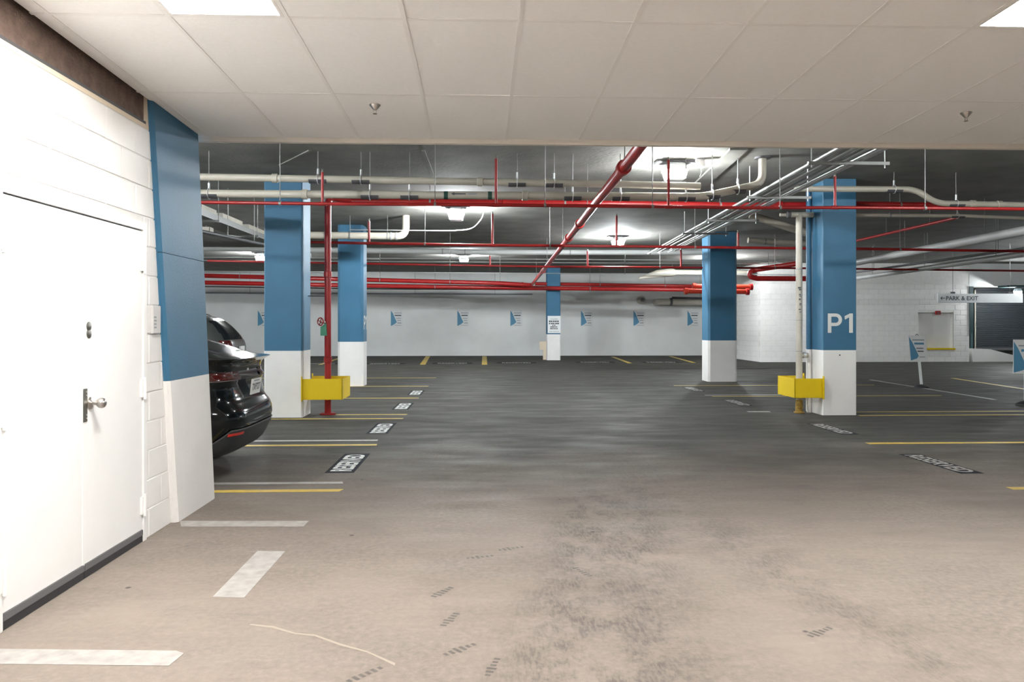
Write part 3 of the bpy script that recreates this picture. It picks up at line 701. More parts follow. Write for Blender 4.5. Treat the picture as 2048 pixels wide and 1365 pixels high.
D0 = PZ(1283, 290, 3.125); D1 = PY(1064, 570, 30.6); D0 = D0 + (D0 - D1).normalized() * (D0.y - 6.46) 
pD = tubeo('fire_main', [D0, D1], .056, 'red', None, 18); tag(pD, 'large red fire main running diagonally from tiled ceiling to far end', 'pipe')
for px, py in ((1158, 449), (1136, 476), (1090, 540), (1245, 340)):
    q = PZ(px, py, 3.10); t = (q.y - D0.y) / (D1.y - D0.y); q = D0.lerp(D1, t)
    latheo('grooved_coupling', [(-.06, .058), (-.055, .078), (.055, .078), (.06, .058)], q, D1 - D0, 'red', pD, 18)
for t in (.06, .2, .38, .6, .85):
    q = D0.lerp(D1, t); rods(pD, [q + Vector((0, 0, .05))])

Yd = 14.7
B2 = [PY(560, 483.5, Yd), PY(738, 487, Yd), PY(985, 491, Yd), PY(1250, 493, Yd), PY(1500, 496, Yd), PY(1715, 498, Yd), PY(2120, 504, Yd)]
p2 = run('sprinkler_pipe', 'second red sprinkler branch pipe across the aisle, behind the nearest one', 'pipe', B2, .026, 'red', Yd, 0, (), (850, 1100, 1390, 1800))
for px, yt in ((738, 443), (985, 428), (1233, 432), (1476, 466)): sprig(p2, B2, px, yt, Yd, .022)
Yd = 20.0
B3 = [PY(415, 522, Yd), PY(740, 528, Yd), PY(1105, 534, Yd), PY(1362, 535.5, Yd), PY(1620, 537, Yd), PY(2120, 543, Yd)]
p3 = run('sprinkler_pipe', 'third and farthest thin red sprinkler branch pipe', 'pipe', B3, .026, 'red', Yd, 0, (), (900, 1320, 1550))
for px, yt in ((1175, 502), (1362, 500), (980, 512)): sprig(p3, B3, px, yt, Yd, .026)
Yd = 30.6
E1 = [PY(380, 551, Yd), PY(735, 560, Yd), PY(1000, 567, Yd), PY(1066, 571, Yd)]
run('fire_main', 'bright red cross main near the far wall, joining the diagonal main', 'pipe', E1, .085, 'red', Yd, 0, (), (480, 760, 900), (1045,))
E2 = [PY(380, 565, Yd + .4), PY(735, 572, Yd + .4), PY(1100, 577, Yd + .4), PY(1400, 580, Yd + .4)]
run('fire_main', 'dark red cross main below the bright one near the far wall', 'pipe', E2, .085, 'red', Yd + .4, 0, (), (690, 870, 1180))
E3 = [PY(1070, 568, Yd + .8), PY(1400, 573, Yd + .8)]
run('fire_main', 'short red main right of the slim far column, upper', 'pipe', E3, .07, 'red', Yd + .8, 0, (), (1200, 1330))
E4 = [PY(380, 573, Yd + .9), PY(735, 578, Yd + .9), PY(1100, 580, Yd + .9)]
run('conduit', 'thin dark conduit below the red mains at the far wall', 'conduit', E4, .025, 'darkgrey', Yd + .9, 0, (), (600, 1000))
Yd = 26.5
for py, x0, x1, lb in ((573, 1388, 1502, 'upper'), (582.5, 1372, 1495, 'lower')):
    Yd = 26.9 if lb == 'upper' else 26.4; pts = [PY(x0, py, Yd), PY(x1, py + 1.5, Yd)]
    o = run('red_pipe_stub', lb + ' capped orange-red pipe stub passing behind the right-hand blue column', 'pipe', pts, .085, 'orange', Yd, 0, (), (1440,))
    latheo('end_cap', [(-.06, .088), (-.05, .115), (.05, .115), (.06, .09)], pts[1], (1, 0, 0), 'red', o, 16)
    latheo('end_cap', [(-.06, .088), (-.05, .115), (.05, .115), (.06, .09)], pts[0], (1, 0, 0), 'orange', o, 16)
Yd = 25.0
U = [PY(1640, 558, Yd), PY(1512, 557.5, Yd), PY(1500, 553, Yd), PY(1500, 545, Yd), PY(1510, 540, Yd), PY(1600, 527, Yd - .8)]
tag(tubeo('fire_main', U, .085, 'red', None, 16, .14), 'dark red hairpin pipe between the two right-hand columns', 'pipe')
rods(bpy.data.objects['fire_main.005'], [U[0].lerp(U[1], .4), U[4].lerp(U[5], .3)])
# white drain with elbow over the left bay
Yd = 16.8
V = [PY(560, 470, Yd), PY(812, 473, Yd), Vector((0, 0, 0))]; V[2] = Vector((V[1].x, Yd, CEIL))
pV = run('drain_pipe', 'white drain pipe with shiny elbow up to the ceiling above the red standpipe', 'pipe', V, .078, 'wpipe', Yd, .28, (), (650, 700, 775), ())
for px in (782, 793): latheo('coupling', [(-.02, .086), (.02, .086)], at(V, px, Yd), (1, 0, 0), 'galv', pV, 16)
# right-hand white pipes
Yd = 11.7
K = [PY(1590, 378, Yd), PY(1832, 379, Yd), PY(1872, 407, Yd), PY(2130, 412, Yd)]
run('drain_pipe', 'white drain pipe with offset bend crossing in front of the P1 column', 'pipe', K, .047, 'wpipe', Yd, .22, (1788, 1912), (), (1945, 1998))
Yd = 13.6
L_ = [PY(1560, 430, Yd), PY(1930, 432, Yd), PY(2120, 440, Yd)]
run('water_pipe', 'slim white pipe right of the P1 column, below the red main', 'pipe', L_, .033, 'wpipe', Yd, 0, (1915,), (1780,))
def diag(name, label, a, za, b, zb, r, m, rodts=(.2, .5, .8)):
    p, q = PZ(*a, za), PZ(*b, zb); o = tubeo(name, [p, q], r, m, None, 14); tag(o, label, 'pipe')
    rods(o, [p.lerp(q, t) for t in rodts]); return o
diag('drain_pipe', 'upper grey-white pipe receding along the right side of the garage', (1640, 539), 3.1, (2120, 448), 3.1, .085, 'gpipe')
diag('drain_pipe', 'lower grey-white pipe receding along the right side of the garage', (1690, 560), 2.95, (2120, 498), 2.95, .065, 'gpipe')
diag('conduit', 'thin dark pipe receding between the two grey pipes on the right', (1690, 548), 3.1, (2120, 487), 3.1, .03, 'darkgrey')
diag('sprinkler_pipe', 'dull red pipe sloping across the dark ceiling right of P1 column', (1660, 494), 3.5, (1930, 432), 3.5, .03, 'red')
diag('drain_pipe', 'white sloping pipe between the right-hand columns, behind the conduits', (1500, 430), 3.55, (1612, 466), 3.2, .07, 'wpipe', (.2,))
Yd = 20.3
run('drain_pipe', 'short white capped pipe between the two right-hand columns', 'pipe', [PY(1496, 481, Yd), PY(1540, 484, Yd), PY(1640, 489, Yd)], .075, 'wpipe', Yd, 0, (), (1530,))
Yd = 24.0
run('drain_pipe', 'long grey pipe across the back of the garage behind the farthest lamp', 'pipe', [PY(400, 497, Yd), PY(1000, 505, Yd), PY(1420, 505, Yd)], .085, 'gpipe', Yd, 0, (), (885, 930, 660, 1140, 1300))
Yd = 29.5
W1 = [PY(1278, 557, Yd), PY(1315, 548, Yd), PY(1345, 545, Yd), PY(1480, 546, Yd), PY(1505, 546.5, Yd)]
W1r = [.10, .20, .20, .15, .15]
bm = bmesh.new(); tube(bm, [W1[0], W1[1], W1[2], W1[2] + Vector((.12, 0, 0)), W1[3], W1[4]], [.05, .15, .16, .105, .105, .105], 18); bmesh.ops.recalc_face_normals(bm, faces=bm.faces)
o = obj('drain_pipe', bm, 'wpipe', None, True); tag(o, 'thick white pipe with bulging joint before the far wall', 'pipe'); rods(o, [W1[2], W1[3]])
Yd = 34.9
W2 = [PY(1318, 605, Yd + .8), PY(1318, 604, Yd), PY(1500, 607, Yd)]
W2[0] = Vector((W2[1].x, YF, W2[1].z))
o = tubeo('drain_pipe', W2, .14, 'wpipe', None, 18, .3); tag(o, 'low white pipe with dark elbow coming out of the far wall', 'pipe')
p = W2[1]; latheo('coupling', [(-.06, .15), (-.05, .18), (.05, .18), (.06, .15)], p + Vector((.55, 0, 0)), (1, 0, 0), 'darkgrey', o, 18)
rods(o, [W2[1].lerp(W2[2], .45)])
tubeo('tracer_conduit', [p + Vector((.6, 0, .19)), W2[2] + Vector((0, 0, .17))], .05, 'darkgrey', o, 8)
q = PY(1282, 600, YF - .2)
o = latheo('pipe_valve', [(0, .14), (.1, .14), (.14, .2), (.3, .2), (.34, .12), (.5, .12)], (q.x, YF, q.z), (0, -1, 0), 'wpipe', None, 18); tag(o, 'stubby white pipe outlet on the far wall right of the slim column', 'pipe')
latheo('cap', [(0, .09), (.06, .09)], (q.x, YF - .5, q.z), (0, -1, 0), 'darkgrey', o, 14)
# downpipe by P1
DX, DYp = 5.29, 12.64; dz = 1.49 + (648 - 424) * 12.64 / 1535
dp = tubeo('downpipe', [(DX, DYp, 0.0), (DX, DYp, dz)], .052, 'wpipe', None, 18); tag(dp, 'vertical white downpipe with rusty foot beside the P1 column', 'pipe')
tubeo('top_branch', [(DX - .17, DYp, dz - .02), (5.527, DYp, dz - .02)], .045, 'wpipe', dp, 14)
latheo('branch_cap', [(0, .052), (.05, .052)], (DX - .2, DYp, dz - .02), (1, 0, 0), 'darkgrey', dp, 14)
latheo('rusty_foot', [(0, .085), (.02, .085), (.025, .06), (.22, .056)], (DX, DYp, 0), (0, 0, 1), mat('rusty_iron', (.42, .26, .04), .7, var=.6, scale=30), dp, 18)
for zz in (1.03, 1.55, 2.4): latheo('joint_band', [(-.006, .0535), (.006, .0535)], (DX, DYp, zz), (0, 0, 1), 'inkgrey', dp, 18)
bz = 1.49 - (712 - 648) * 12.64 / 1535
tubeo('side_branch', [(DX, DYp, bz), (5.44, DYp + .02, bz)], .042, 'wpipe', dp, 14, 0)
latheo('coupling', [(-.02, .05), (.02, .05)], (5.38, DYp, bz), (1, 0, 0), 'galv', dp, 14)
bm = bmesh.new()
for i in range(9):
    zz = 1.68 + i * .05 + random.uniform(-.02, .02); w = random.uniform(.008, .03)
    bx(bm, DX - .02 - w / 2 + random.uniform(-.01, .02), DX + w / 2, DYp - .0535, DYp - .045, zz, zz + random.uniform(.008, .03))
obj('printed_mark', bm, 'ink', dp)
bp_ = tubeo('riser_pipe', [(5.485, 12.70, 0.0), (5.485, 12.70, 3.25), (5.485, 12.70, CEIL)], .038, 'blue', None, 14); tag(bp_, 'thin riser painted blue and white with the side of P1 column', 'pipe')
latheo('white_section', [(0, .0395), (1.06, .0395)], (5.485, 12.70, 0), (0, 0, 1), 'colwhite', bp_, 14)
# yellow pipe guards
def guard(x0, x1, y0, y1, z0, z1, side, label):
    g = empty('pipe_guard', label, 'guard', ((x0 + x1) / 2, (y0 + y1) / 2, 0)); ox, oy = g.location.x, g.location.y
    th = .012
    box('front_plate', x0 - ox, x1 - ox, y0 - oy, y0 + th - oy, z0, z1, 'yellow', g, .003); box('back_plate', x0 - ox, x1 - ox, y1 - th - oy, y1 - oy, z0, z1, 'yellow', g, .003)
    xo = x1 if side > 0 else x0; xi = x0 if side > 0 else x1
    box('end_plate', xo - ox, xo - side * th - ox, y0 - oy, y1 - oy, z0, z1, 'yellow', g, .003)
    for yy in (y0, y1):
        s = -1 if yy == y0 else 1
        box('mounting_flange', xi - ox - side * .002, xi - ox + side * .012, yy - oy, yy - oy + s * .05, z0 - .02, z1 + .04, 'yellow', g, .002)
guard(-2.858, -2.22, 12.26, 12.98, .285, .615, 1, 'yellow steel guard box around the red standpipe')
guard(5.06, 5.528, 12.26, 12.98, .285, .60, -1, 'yellow steel guard box around the white downpipe at P1 column')

# ---- silver conduit bundle on trapeze struts
zt = 3.42
tr = empty('conduit_bundle', 'bundle of silver conduits on trapeze struts right of the aisle', 'conduits', (0, 0, 0))
offs = [0, .06, .17, .22, .33, .45, .52]
pa, pb = PZ(1640, 318, zt), PZ(1312, 500, zt)
dirv = (pb - pa).normalized()
start, end = pa - dirv * ((pa.y - 6.47) / dirv.y), pb + dirv * 1.0
for i, of in enumerate(offs):
    tubeo('conduit', [start + Vector((of, 0, random.uniform(0, .02))), end + Vector((of, random.uniform(-1, .3), .01))], .015 if i % 3 else .021, 'galv', tr, 10)
for px, py in ((1620, 320), (1488, 390), (1392, 437), (1340, 464)):
    q = PZ(px, py, zt); t = (q.y - start.y) / (end.y - start.y); cx = start.lerp(end, t).x
    st_ = box('trapeze_strut', cx - .12, cx + .85, q.y - .02, q.y + .02, zt - .055, zt - .018, 'strut', tr)
    for xx in (cx - .08, cx + .8): tubeo('hanger_rod', [(xx, q.y, zt - .09), (xx, q.y, CEIL)], .007, 'galv', tr, 6)
# conduit by the second lamp
q0 = PY(700, 460, 15.9); pts = [q0, PY(905, 462, 15.9), PY(945, 459, 15.9), PY(965, 437, 15.5), PZ(968, 420, CEIL - .02)]
tag(tubeo('conduit', pts, .012, 'galv', None, 8, .3), 'thin silver conduit bending up toward the ceiling lamp over the aisle', 'conduit')
q = PZ(1400, 318, CEIL)
jb = empty('junction_box', 'small grey junction box on the ceiling beside the nearest lamp', 'box', (q.x, q.y, CEIL))
box('body', -.06, .06, -.06, .06, -.12, 0, 'plastic', jb, .008); tubeo('wire', [(0, -.02, -.12), (.02, -.03, -.2), (-.01, -.03, -.26)], .006, 'dark', jb, 6, .03)
tubeo('lead', [(-.06, 0, -.05), (-.28, 0, -.03)], .008, 'dark', jb, 6)
# cable tray and trunking at left
cx0 = -4.62
ct = empty('cable_tray', 'pale cable trunking with boxes hung along the left bays beyond leaning column', 'cable tray', (cx0, 14, 3.2))
box('tray', -.20, .20, -4.5, 6, 0, .03, 'strut', ct); box('side_rail', -.21, -.19, -4.5, 6, 0, .10, 'strut', ct); box('side_rail', .19, .21, -4.5, 6, 0, .10, 'strut', ct)
for y0, y1 in ((-1.6, -.9), (-.6, .5), (.9, 2.2), (2.5, 3.0)): box('trunking_box', -.08, .15, y0, y1, .03, .20, 'wpipe', ct, .006)
for yy in (-3.5, -1.2, 1.0, 3.5, 5.5):
    box('cross_strut', -.3, .3, yy - .02, yy + .02, -.04, 0, 'strut', ct)
    for s in (-.28, .28): tubeo('hanger_rod', [(s, yy, -.05), (s, yy, CEIL - 3.2)], .007, 'rod', ct, 6)
diag('conduit', 'dark thin pipe below the pale cable trunking at left', (350, 452), 3.0, (540, 492), 3.0, .03, 'darkgrey')
bxs = empty('electrical_box', 'small white box hung below the cable trunking by leaning column', 'box', tuple(PY(413, 462, 13.5)))
box('body', -.12, .09, -.1, .1, -.06, .06, 'wpipe', bxs, .01); tubeo('hanger_rod', [(0, 0, .05), (0, 0, 3.2 - bxs.location.z)], .007, 'rod', bxs, 6)
Yd = 28
run('drain_pipe', 'grey pipe along the back left bays above the red mains', 'pipe', [PY(390, 508, Yd), PY(545, 510, Yd), PY(760, 514, Yd)], .10, 'gpipe', Yd, 0, (), (440, 495))
for i, (py, yy) in enumerate(((517, 24.5), (523.5, 25.2), (545, 29))):
    run('conduit', ('upper', 'middle', 'lowest')[i] + ' thin silver conduit crossing the back of the garage under the slab', 'conduit', [PY(400, py - 2, yy), PY(1100, py + 2, yy), PY(1600, py + 5, yy)], .016, 'galv', yy, 0, (), (760, 1000, 1250), (), 8)
# wall conduit on the far wall
run('conduit', 'dark conduit fixed along the top of the far wall', 'conduit', [PY(400, 586, YF - .06), PY(1065, 589, YF - .06)], .03, 'inkgrey', YF - .06, 0, (), (500, 830, 990), (), 8)

slabo = bpy.data.objects['ceiling_slab']
for pa_, pb_, w, t_ in (((1478, 296), (1400, 368), .24, .03), ((846, 300), (868, 356), .05, .02), ((620, 300), (560, 330), .04, .015)):
    a, b = PZ(*pa_, CEIL), PZ(*pb_, CEIL); nn = Vector((-(b - a).y, (b - a).x, 0)).normalized() * w / 2
    bm = bmesh.new(); q = [a - nn, b - nn, b + nn, a + nn]
    hexa(bm, [p - Vector((0, 0, t_)) for p in q] + q); bmesh.ops.recalc_face_normals(bm, faces=bm.faces); obj('formwork_seam', bm, 'slab', slabo)
# ================================================================== SIGNS
def wall_sign(px, py, label):
    q = PY(px, py, YF - .012); t = empty('wall_sign', label, 'sign', (q.x, YF - .001, q.z), group='reserved bay signs on the far wall')
    box('panel', -.27, .29, -.012, 0, -.37, .37, 'signwall', t)
    bm = bmesh.new(); bm.faces.new([bm.verts.new((x, -.0135, z)) for x, z in ((-.26, -.36), (-.10, -.28), (.02, -.18), (-.05, -.04), (-.16, .22), (-.26, .36))]); obj('blue_emblem', bm, 'signb', t)
    for zz, x0, x1, h, m in ((.24, -.10, .24, .03, 'inkgrey'), (.13, -.08, .22, .05, 'ink'), (.0, -.02, .2, .03, 'inkgrey'), (-.1, .02, .2, .03, 'inkgrey'), (-.22, .04, .22, .04, 'inkgrey'), (-.33, -.08, .22, .015, 'inkgrey')):
        box('printed_line', x0, x1, -.014, -.012, zz - h / 2, zz + h / 2, m, t)
for px, lb in ((527, 'reserved bay sign on far wall, half hidden by the near blue column'), (793, 'reserved bay sign on far wall, first right of the two left columns'), (926, 'reserved bay sign on far wall, second left of the slim column'), (1032, 'reserved bay sign on far wall, nearest left of the slim column'),
               (1173, 'reserved bay sign on far wall, nearest right of the slim column'), (1278, 'reserved bay sign on far wall below the stubby pipe outlet'), (1386, 'reserved bay sign on far wall beside the right-hand blue column')):
    wall_sign(px, 637, lb)
bk = empty('wall_bumper', 'small pale bumper bracket jutting from the left of the slim far column', 'bumper', (2.6, 31.6, .62))
box('plate', -.25, .03, -.02, .02, -.2, .14, 'cream', bk); box('arm', -.25, .03, .02, .12, .1, .14, 'cream', bk); box('foot', -.1, .03, .02, .1, -.62, -.2, 'cream', bk)
def post_sign(px, py, label, h_s=.60, w_s=.36, ztop=1.22, lean_x=-.10, yaw=-.35):
    q = PZ(px, py); t = empty('post_sign', label, 'sign', (q.x, q.y, 0), yaw)
    latheo('base', [(0, .16), (.03, .16), (.05, .12), (.08, .05)], (0, 0, 0), (0, 0, 1), 'dark', t, 18)
    zb = ztop - h_s; k = lean_x / ztop
    bm = bmesh.new(); hexa(bm, [(-.03, -.012, .06), (.03, -.012, .06), (.03, .012, .06), (-.03, .012, .06), (-.03 + k * ztop, -.012, ztop), (.03 + k * ztop, -.012, ztop), (.03 + k * ztop, .012, ztop), (-.03 + k * ztop, .012, ztop)])
    obj('post', bm, 'signw', t)
    def sh(x, z, y): return (x + k * z, y, z)
    bm = bmesh.new(); w = w_s / 2
    hexa(bm, [sh(-w, zb, -.026), sh(w, zb, -.026), sh(w, zb, -.013), sh(-w, zb, -.013), sh(-w, ztop, -.026), sh(w, ztop, -.026), sh(w, ztop, -.013), sh(-w, ztop, -.013)])
    pn = obj('panel', bm, 'signwall', t)
    bm = bmesh.new(); bm.faces.new([bm.verts.new(sh(x * w_s, zb + z * h_s, -.0275)) for x, z in ((-.48, .02), (-.12, .10), (.0, .2), (-.12, .42), (-.32, .75), (-.48, .95))]); obj('blue_emblem', bm, 'signb', t)
    for zz, x0, x1, h, m in ((.82, -.3, .4, .025, 'inkgrey'), (.68, -.2, .36, .045, 'signb'), (.5, -.1, .3, .02, 'ink'), (.38, -.05, .3, .025, 'ink'), (.16, .02, .36, .02, 'inkgrey')):
        bm = bmesh.new(); z0, z1 = zb + zz * h_s - h / 2, zb + zz * h_s + h / 2
        bm.faces.new([bm.verts.new(sh(x, z, -.0276)) for x, z in ((x0 * w_s, z0), (x1 * w_s, z0), (x1 * w_s, z1), (x0 * w_s, z1))]); obj('printed_line', bm, m, t)
    tubeo('top_clip', [sh(-.03, ztop, -.02), sh(0, ztop + .03, -.02), sh(.03, ztop, -.02)], .008, 'dark', t, 6)
post_sign(1843, 776, 'leaning blue and white sign on a white post in the right bays')
post_sign(2052, 811, 'blue and white post sign cut off by right picture edge', .62, .42, 1.20, .0, -.35)
ps = empty('exit_sign', 'long hanging white sign reading PARK & EXIT with left arrow', 'sign', tuple((PY(1875, 597, 22) + PY(2045, 597, 22)) / 2))
box('panel', -1.275, 1.275, -.03, .03, -.135, .135, 'signw', ps, .006)
obj('lettering', text_mesh('PARK & EXIT', w=.96, h=.125, bold=.012, thick=.002, origin=(-.56, -.031, 0)), 'ink', ps)
bm = bmesh.new(); ax_ = -1.14
for q4 in (((ax_ - .06, -.009), (ax_ + .07, -.009), (ax_ + .07, .009), (ax_ - .06, .009)), ((ax_ - .075, 0), (ax_ - .02, -.05), (ax_ - .002, -.045), (ax_ - .045, 0)), ((ax_ - .075, 0), (ax_ - .045, 0), (ax_ - .002, .045), (ax_ - .02, .05))):
    bm.faces.new([bm.verts.new((x, -.0325, z)) for x, z in q4])
bmesh.ops.recalc_face_normals(bm, faces=bm.faces); obj('left_arrow', bm, 'ink', ps)
for xx in (-.82, .9):
    box('hanger_bracket', xx - .06, xx + .06, -.02, .02, .135, .19, 'darkgrey', ps); tubeo('hanger_rod', [(xx, 0, .18), (xx, 0, CEIL - ps.location.z)], .007, 'rod', ps, 6)

# ================================================================== CARS
def lerp_tab(tab, z):
    if z <= tab[0][0]: return tab[0][1]
    for (a, va), (b, vb) in zip(tab, tab[1:]):
        if z <= b: return va + (vb - va) * (z - a) / (b - a) if b > a else vb
    return tab[-1][1]
def car(name, label, spec, loc, rz, paint):
    t = empty(name, label, 'car', loc, rz); n = 5.0; NU = 96
    def pt(z, th, off=0.0):
        xr, xf, w = lerp_tab(spec['rear'], z) - off, lerp_tab(spec['front'], z) + off, lerp_tab(spec['width'], z) + off
        c, s = math.cos(th), math.sin(th)
        return Vector(((xr + xf) / 2 - (xf - xr) / 2 * math.copysign(abs(c) ** (2 / n), c), w * math.copysign(abs(s) ** (2 / n), s), z))
    ths = []
    for k in range(NU): # denser towards corners
        ths.append(2 * math.pi * k / NU)
    zs = spec['zs']
    sets = {('body', 0): [], ('rear_window', 0): [], ('windscreen', 0): []}
    grid = [[pt(z, th) for th in ths] for z in zs]
    g0, g1 = spec['glass']
    for i in range(len(zs) - 1):
        for k in range(NU):
            q = [grid[i][k], grid[i][(k + 1) % NU], grid[i + 1][(k + 1) % NU], grid[i + 1][k]]
            c = sum(q, Vector()) / 4; nm = 'body'
            if zs[i] >= g0 - 1e-4 and zs[i + 1] <= g1 + 1e-4:
                xr, xf, w = lerp_tab(spec['rear'], c.z), lerp_tab(spec['front'], c.z), lerp_tab(spec['width'], c.z)
                if c.x < xr + .12 * (1) and abs(c.y) < w * .86: nm = 'rear_window'
                elif c.x > xf - .15 and abs(c.y) < w * .86: nm = 'windscreen'
                elif xr + .5 < c.x < xf - .45 and abs(c.x - spec['bpillar']) > .06: nm = 'side_window'
            sets.setdefault((nm, (1 if c.y > 0 else -1) * (2 if c.x > spec['bpillar'] else 1) if nm == 'side_window' else 0), []).append(q)
    top = grid[-1]; bot = grid[0]
    for (nm, _k), qs in sets.items():
        bm = bmesh.new()
        for q in qs: bm.faces.new([bm.verts.new(p) for p in q])
        if nm == 'body':
            bm.faces.new([bm.verts.new(p) for p in top]); bm.faces.new([bm.verts.new(p) for p in bot[::-1]])
        bmesh.ops.remove_doubles(bm, verts=bm.verts, dist=1e-5); bmesh.ops.recalc_face_normals(bm, faces=bm.faces)
        if nm != 'body':
            c0 = Vector((2.3, 0, .8)); f = next(iter(bm.faces))
            if f.normal.dot(f.calc_center_median() - c0) < 0: bmesh.ops.reverse_faces(bm, faces=bm.faces)
        obj(nm, bm, paint if nm == 'body' else 'glass', t, True)
    def patch(nm, z0, z1, a0, a1, off, m, nz=3, na=14, zfun=None, parent=None):
        bm = bmesh.new(); g = []
        for i in range(nz + 1):
            row = []
            for k in range(na + 1):
                a = a0 + (a1 - a0) * k / na; zz = z0 + (z1 - z0) * i / nz
                if zfun: zz = zfun(zz, k / na, i / nz)
                row.append(bm.verts.new(pt(zz, a, off)))
            g.append(row)
        for i in range(nz):
            for k in range(na): bm.faces.new((g[i][k], g[i][k + 1], g[i + 1][k + 1], g[i + 1][k]))
        bmesh.ops.recalc_face_normals(bm, faces=bm.faces)
        f = next(iter(bm.faces))
        if f.normal.dot(f.calc_center_median() - Vector((2.3, 0, .8))) < 0: bmesh.ops.reverse_faces(bm, faces=bm.faces)
        return obj(nm, bm, m, parent or t, True)
    for xw in spec['wheels']:
        for s in (-1, 1):
            y = s * (spec['width_max'] - .10); r = spec['wr']
            tag(latheo('wheel_arch', [(0, r + .06), (.02, r + .06)], (xw, s * (spec['width_max'] - .035), r), (0, s, 0), 'dark', t, 32, False), 'dark wheel arch')
            ty = latheo('wheel', [(-.12, r - .05), (-.11, r - .01), (-.05, r), (.06, r), (.11, r - .01), (.125, r - .05), (.11, r - .12)], (xw, y, r), (0, s, 0), 'tyre', t, 36)
            latheo('rim', [(0, r - .12), (.012, r - .13), (.008, .06), (.02, .05), (.022, .01)], (xw, y + s * .112, r), (0, s, 0), 'rim', ty, 24)
    for s in (-1, 1):
        xm = spec['mirror']; w = spec['width_max']
        bm = bmesh.new(); bx(bm, xm - .05, xm + .09, min(s * (w - .1), s * (w + .12)), max(s * (w - .1), s * (w + .12)), 1.0, 1.13)
        bmesh.ops.bevel(bm, geom=bm.edges[:], offset=.04, segments=3, affect='EDGES'); obj('side_mirror', bm, paint, t, True)
    return t, pt, patch
SA = dict(
 zs=[.20, .235, .27, .32, .37, .42, .48, .55, .62, .68, .72, .76, .81, .86, .91, .95, .99, 1.03, 1.07, 1.10, 1.125, 1.145, 1.155, 1.16, 1.175, 1.20, 1.24, 1.28, 1.32, 1.36, 1.40, 1.44, 1.48, 1.52, 1.56, 1.59, 1.61, 1.62],
 rear=[(.20, .30), (.235, .18), (.27, .13), (.32, .085), (.42, .04), (.50, .01), (.55, 0), (.62, .005), (.68, .03), (.72, .065), (.76, .09), (.86, .115), (.93, .125), (.95, .10), (.97, .10), (1.0, .13), (1.05, .13), (1.10, .105), (1.13, .06), (1.15, .02), (1.155, .015), (1.16, .04), (1.175, .17), (1.20, .28), (1.30, .60), (1.40, .94), (1.50, 1.35), (1.58, 1.8), (1.62, 2.2)],
 front=[(.2, 4.5), (.3, 4.68), (.5, 4.75), (.65, 4.72), (.75, 4.6), (.85, 4.2), (.95, 3.85), (1.02, 3.55), (1.1, 3.4), (1.2, 3.25), (1.3, 3.1), (1.4, 2.93), (1.5, 2.72), (1.58, 2.5), (1.62, 2.35)],
 width=[(.2, .84), (.3, .91), (.5, .95), (.7, .96), (.9, .945), (1.0, .915), (1.08, .885), (1.155, .845), (1.16, .84), (1.3, .76), (1.4, .70), (1.5, .64), (1.58, .55), (1.62, .40)],
 glass=(1.20, 1.52), bpillar=2.3, wheels=(.93, 3.83), wr=.36, width_max=.96, mirror=3.15)
ca, pt, patch = car('black_car', 'black hatchback with plate parked rear-out between the leaning column and next column', SA, (-2.255, 7.90, 0), math.pi, 'blackpaint')
for s in (-1, 1):
    tl = patch('tail_light', .945, 1.03, s * .07, s * 1.75, .006, 'tail', 3, 30); tl['label'] = 'dark red tail light'
    patch('tail_light_strip', .948, .956, s * .1, s * 1.6, .010, 'trimgrey', 1, 24, None, tl)
    patch('bumper_reflector', .435, .462, s * .16, s * .44, .014, 'reflector', 2, 8)
patch('lower_valence', .215, .44, -1.35, 1.35, .006, 'valence', 6, 60, lambda z, k, i: .215 + i * (.265 - min(.20, max(0, abs(k - .5) * 2 - .30) * .7)))
patch('trim_strip', .44, .455, -1.35, 1.35, .010, 'trimgrey', 1, 60, lambda z, k, i: .48 + i * .016 - min(.20, max(0, abs(k - .5) * 2 - .30) * .7))
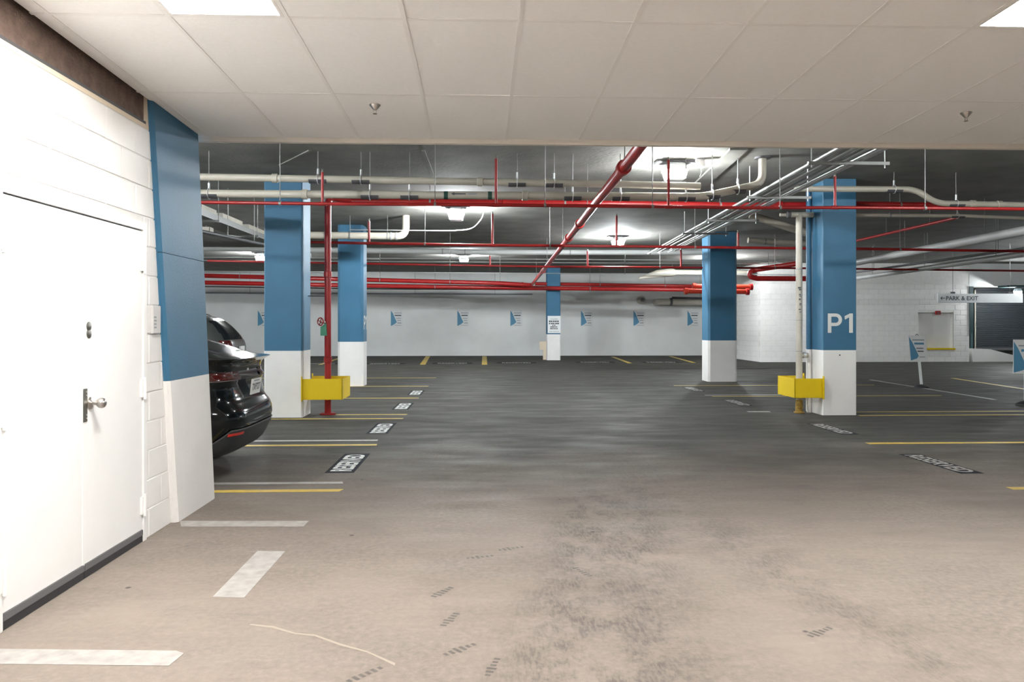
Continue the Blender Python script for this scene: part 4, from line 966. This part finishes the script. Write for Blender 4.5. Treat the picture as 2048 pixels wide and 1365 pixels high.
lp = box('licence_plate', .062, .072, -.155, .155, .775, .93, 'plate', ca); lp['label'] = 'white licence plate'
lp.rotation_euler = (0, -.12, 0); lp.location = (.085, 0, .005)
obj('lettering', text_mesh('7XP727', w=.26, h=.07, bold=.02, thick=.0012, origin=(.062, 0, .85), right=(0, -1, 0), up=(0, 0, 1)), 'ink', lp)
box('frame_text', .0605, .062, -.09, .09, .905, .918, 'inkgrey', lp)
latheo('emblem', [(0, .03), (.003, .03)], (.13, 0, 1.02), (-1, 0, 0), 'steel', ca, 16)
SB = dict(
 zs=[.25, .30, .36, .45, .55, .65, .75, .85, .95, 1.0, 1.05, 1.10, 1.18, 1.26, 1.34, 1.42, 1.5, 1.57, 1.62, 1.66, 1.69, 1.70],
 rear=[(.25, .25), (.36, .06), (.5, .0), (.75, .02), (.95, .06), (1.05, .09), (1.2, .17), (1.4, .34), (1.55, .52), (1.62, .62), (1.66, .72), (1.70, 1.0)],
 front=[(.25, 4.3), (.4, 4.5), (.6, 4.56), (.8, 4.5), (.95, 4.3), (1.02, 3.7), (1.08, 3.45), (1.2, 3.28), (1.4, 3.0), (1.55, 2.75), (1.66, 2.5), (1.70, 2.3)],
 width=[(.25, .8), (.4, .9), (.7, .92), (1.0, .90), (1.1, .87), (1.4, .74), (1.55, .66), (1.62, .61), (1.66, .55), (1.70, .42)],
 glass=(1.10, 1.57), bpillar=2.1, wheels=(.85, 3.6), wr=.35, width_max=.92, mirror=3.15)
cb, pt, patch = car('grey_car', 'dark grey sport utility car with roof rails parked deep in the left bays', SB, (-6.05, 19.6, 0), math.pi, 'greypaint')
for s in (-1, 1):
    tubeo('roof_rail', [(.95, s * .60, 1.66), (1.05, s * .60, 1.73), (2.3, s * .58, 1.74), (2.5, s * .58, 1.66)], .018, 'darkgrey', cb, 8, .06)
    patch('tail_light', .88, 1.08, s * .25, s * .8, .008, 'tail', 3, 12)
patch('bumper_panel', .30, .52, -1.2, 1.2, .008, 'valence', 3, 30)
box('licence_plate', -.01, .03, -.155, .155, .78, .93, 'plate', cb)
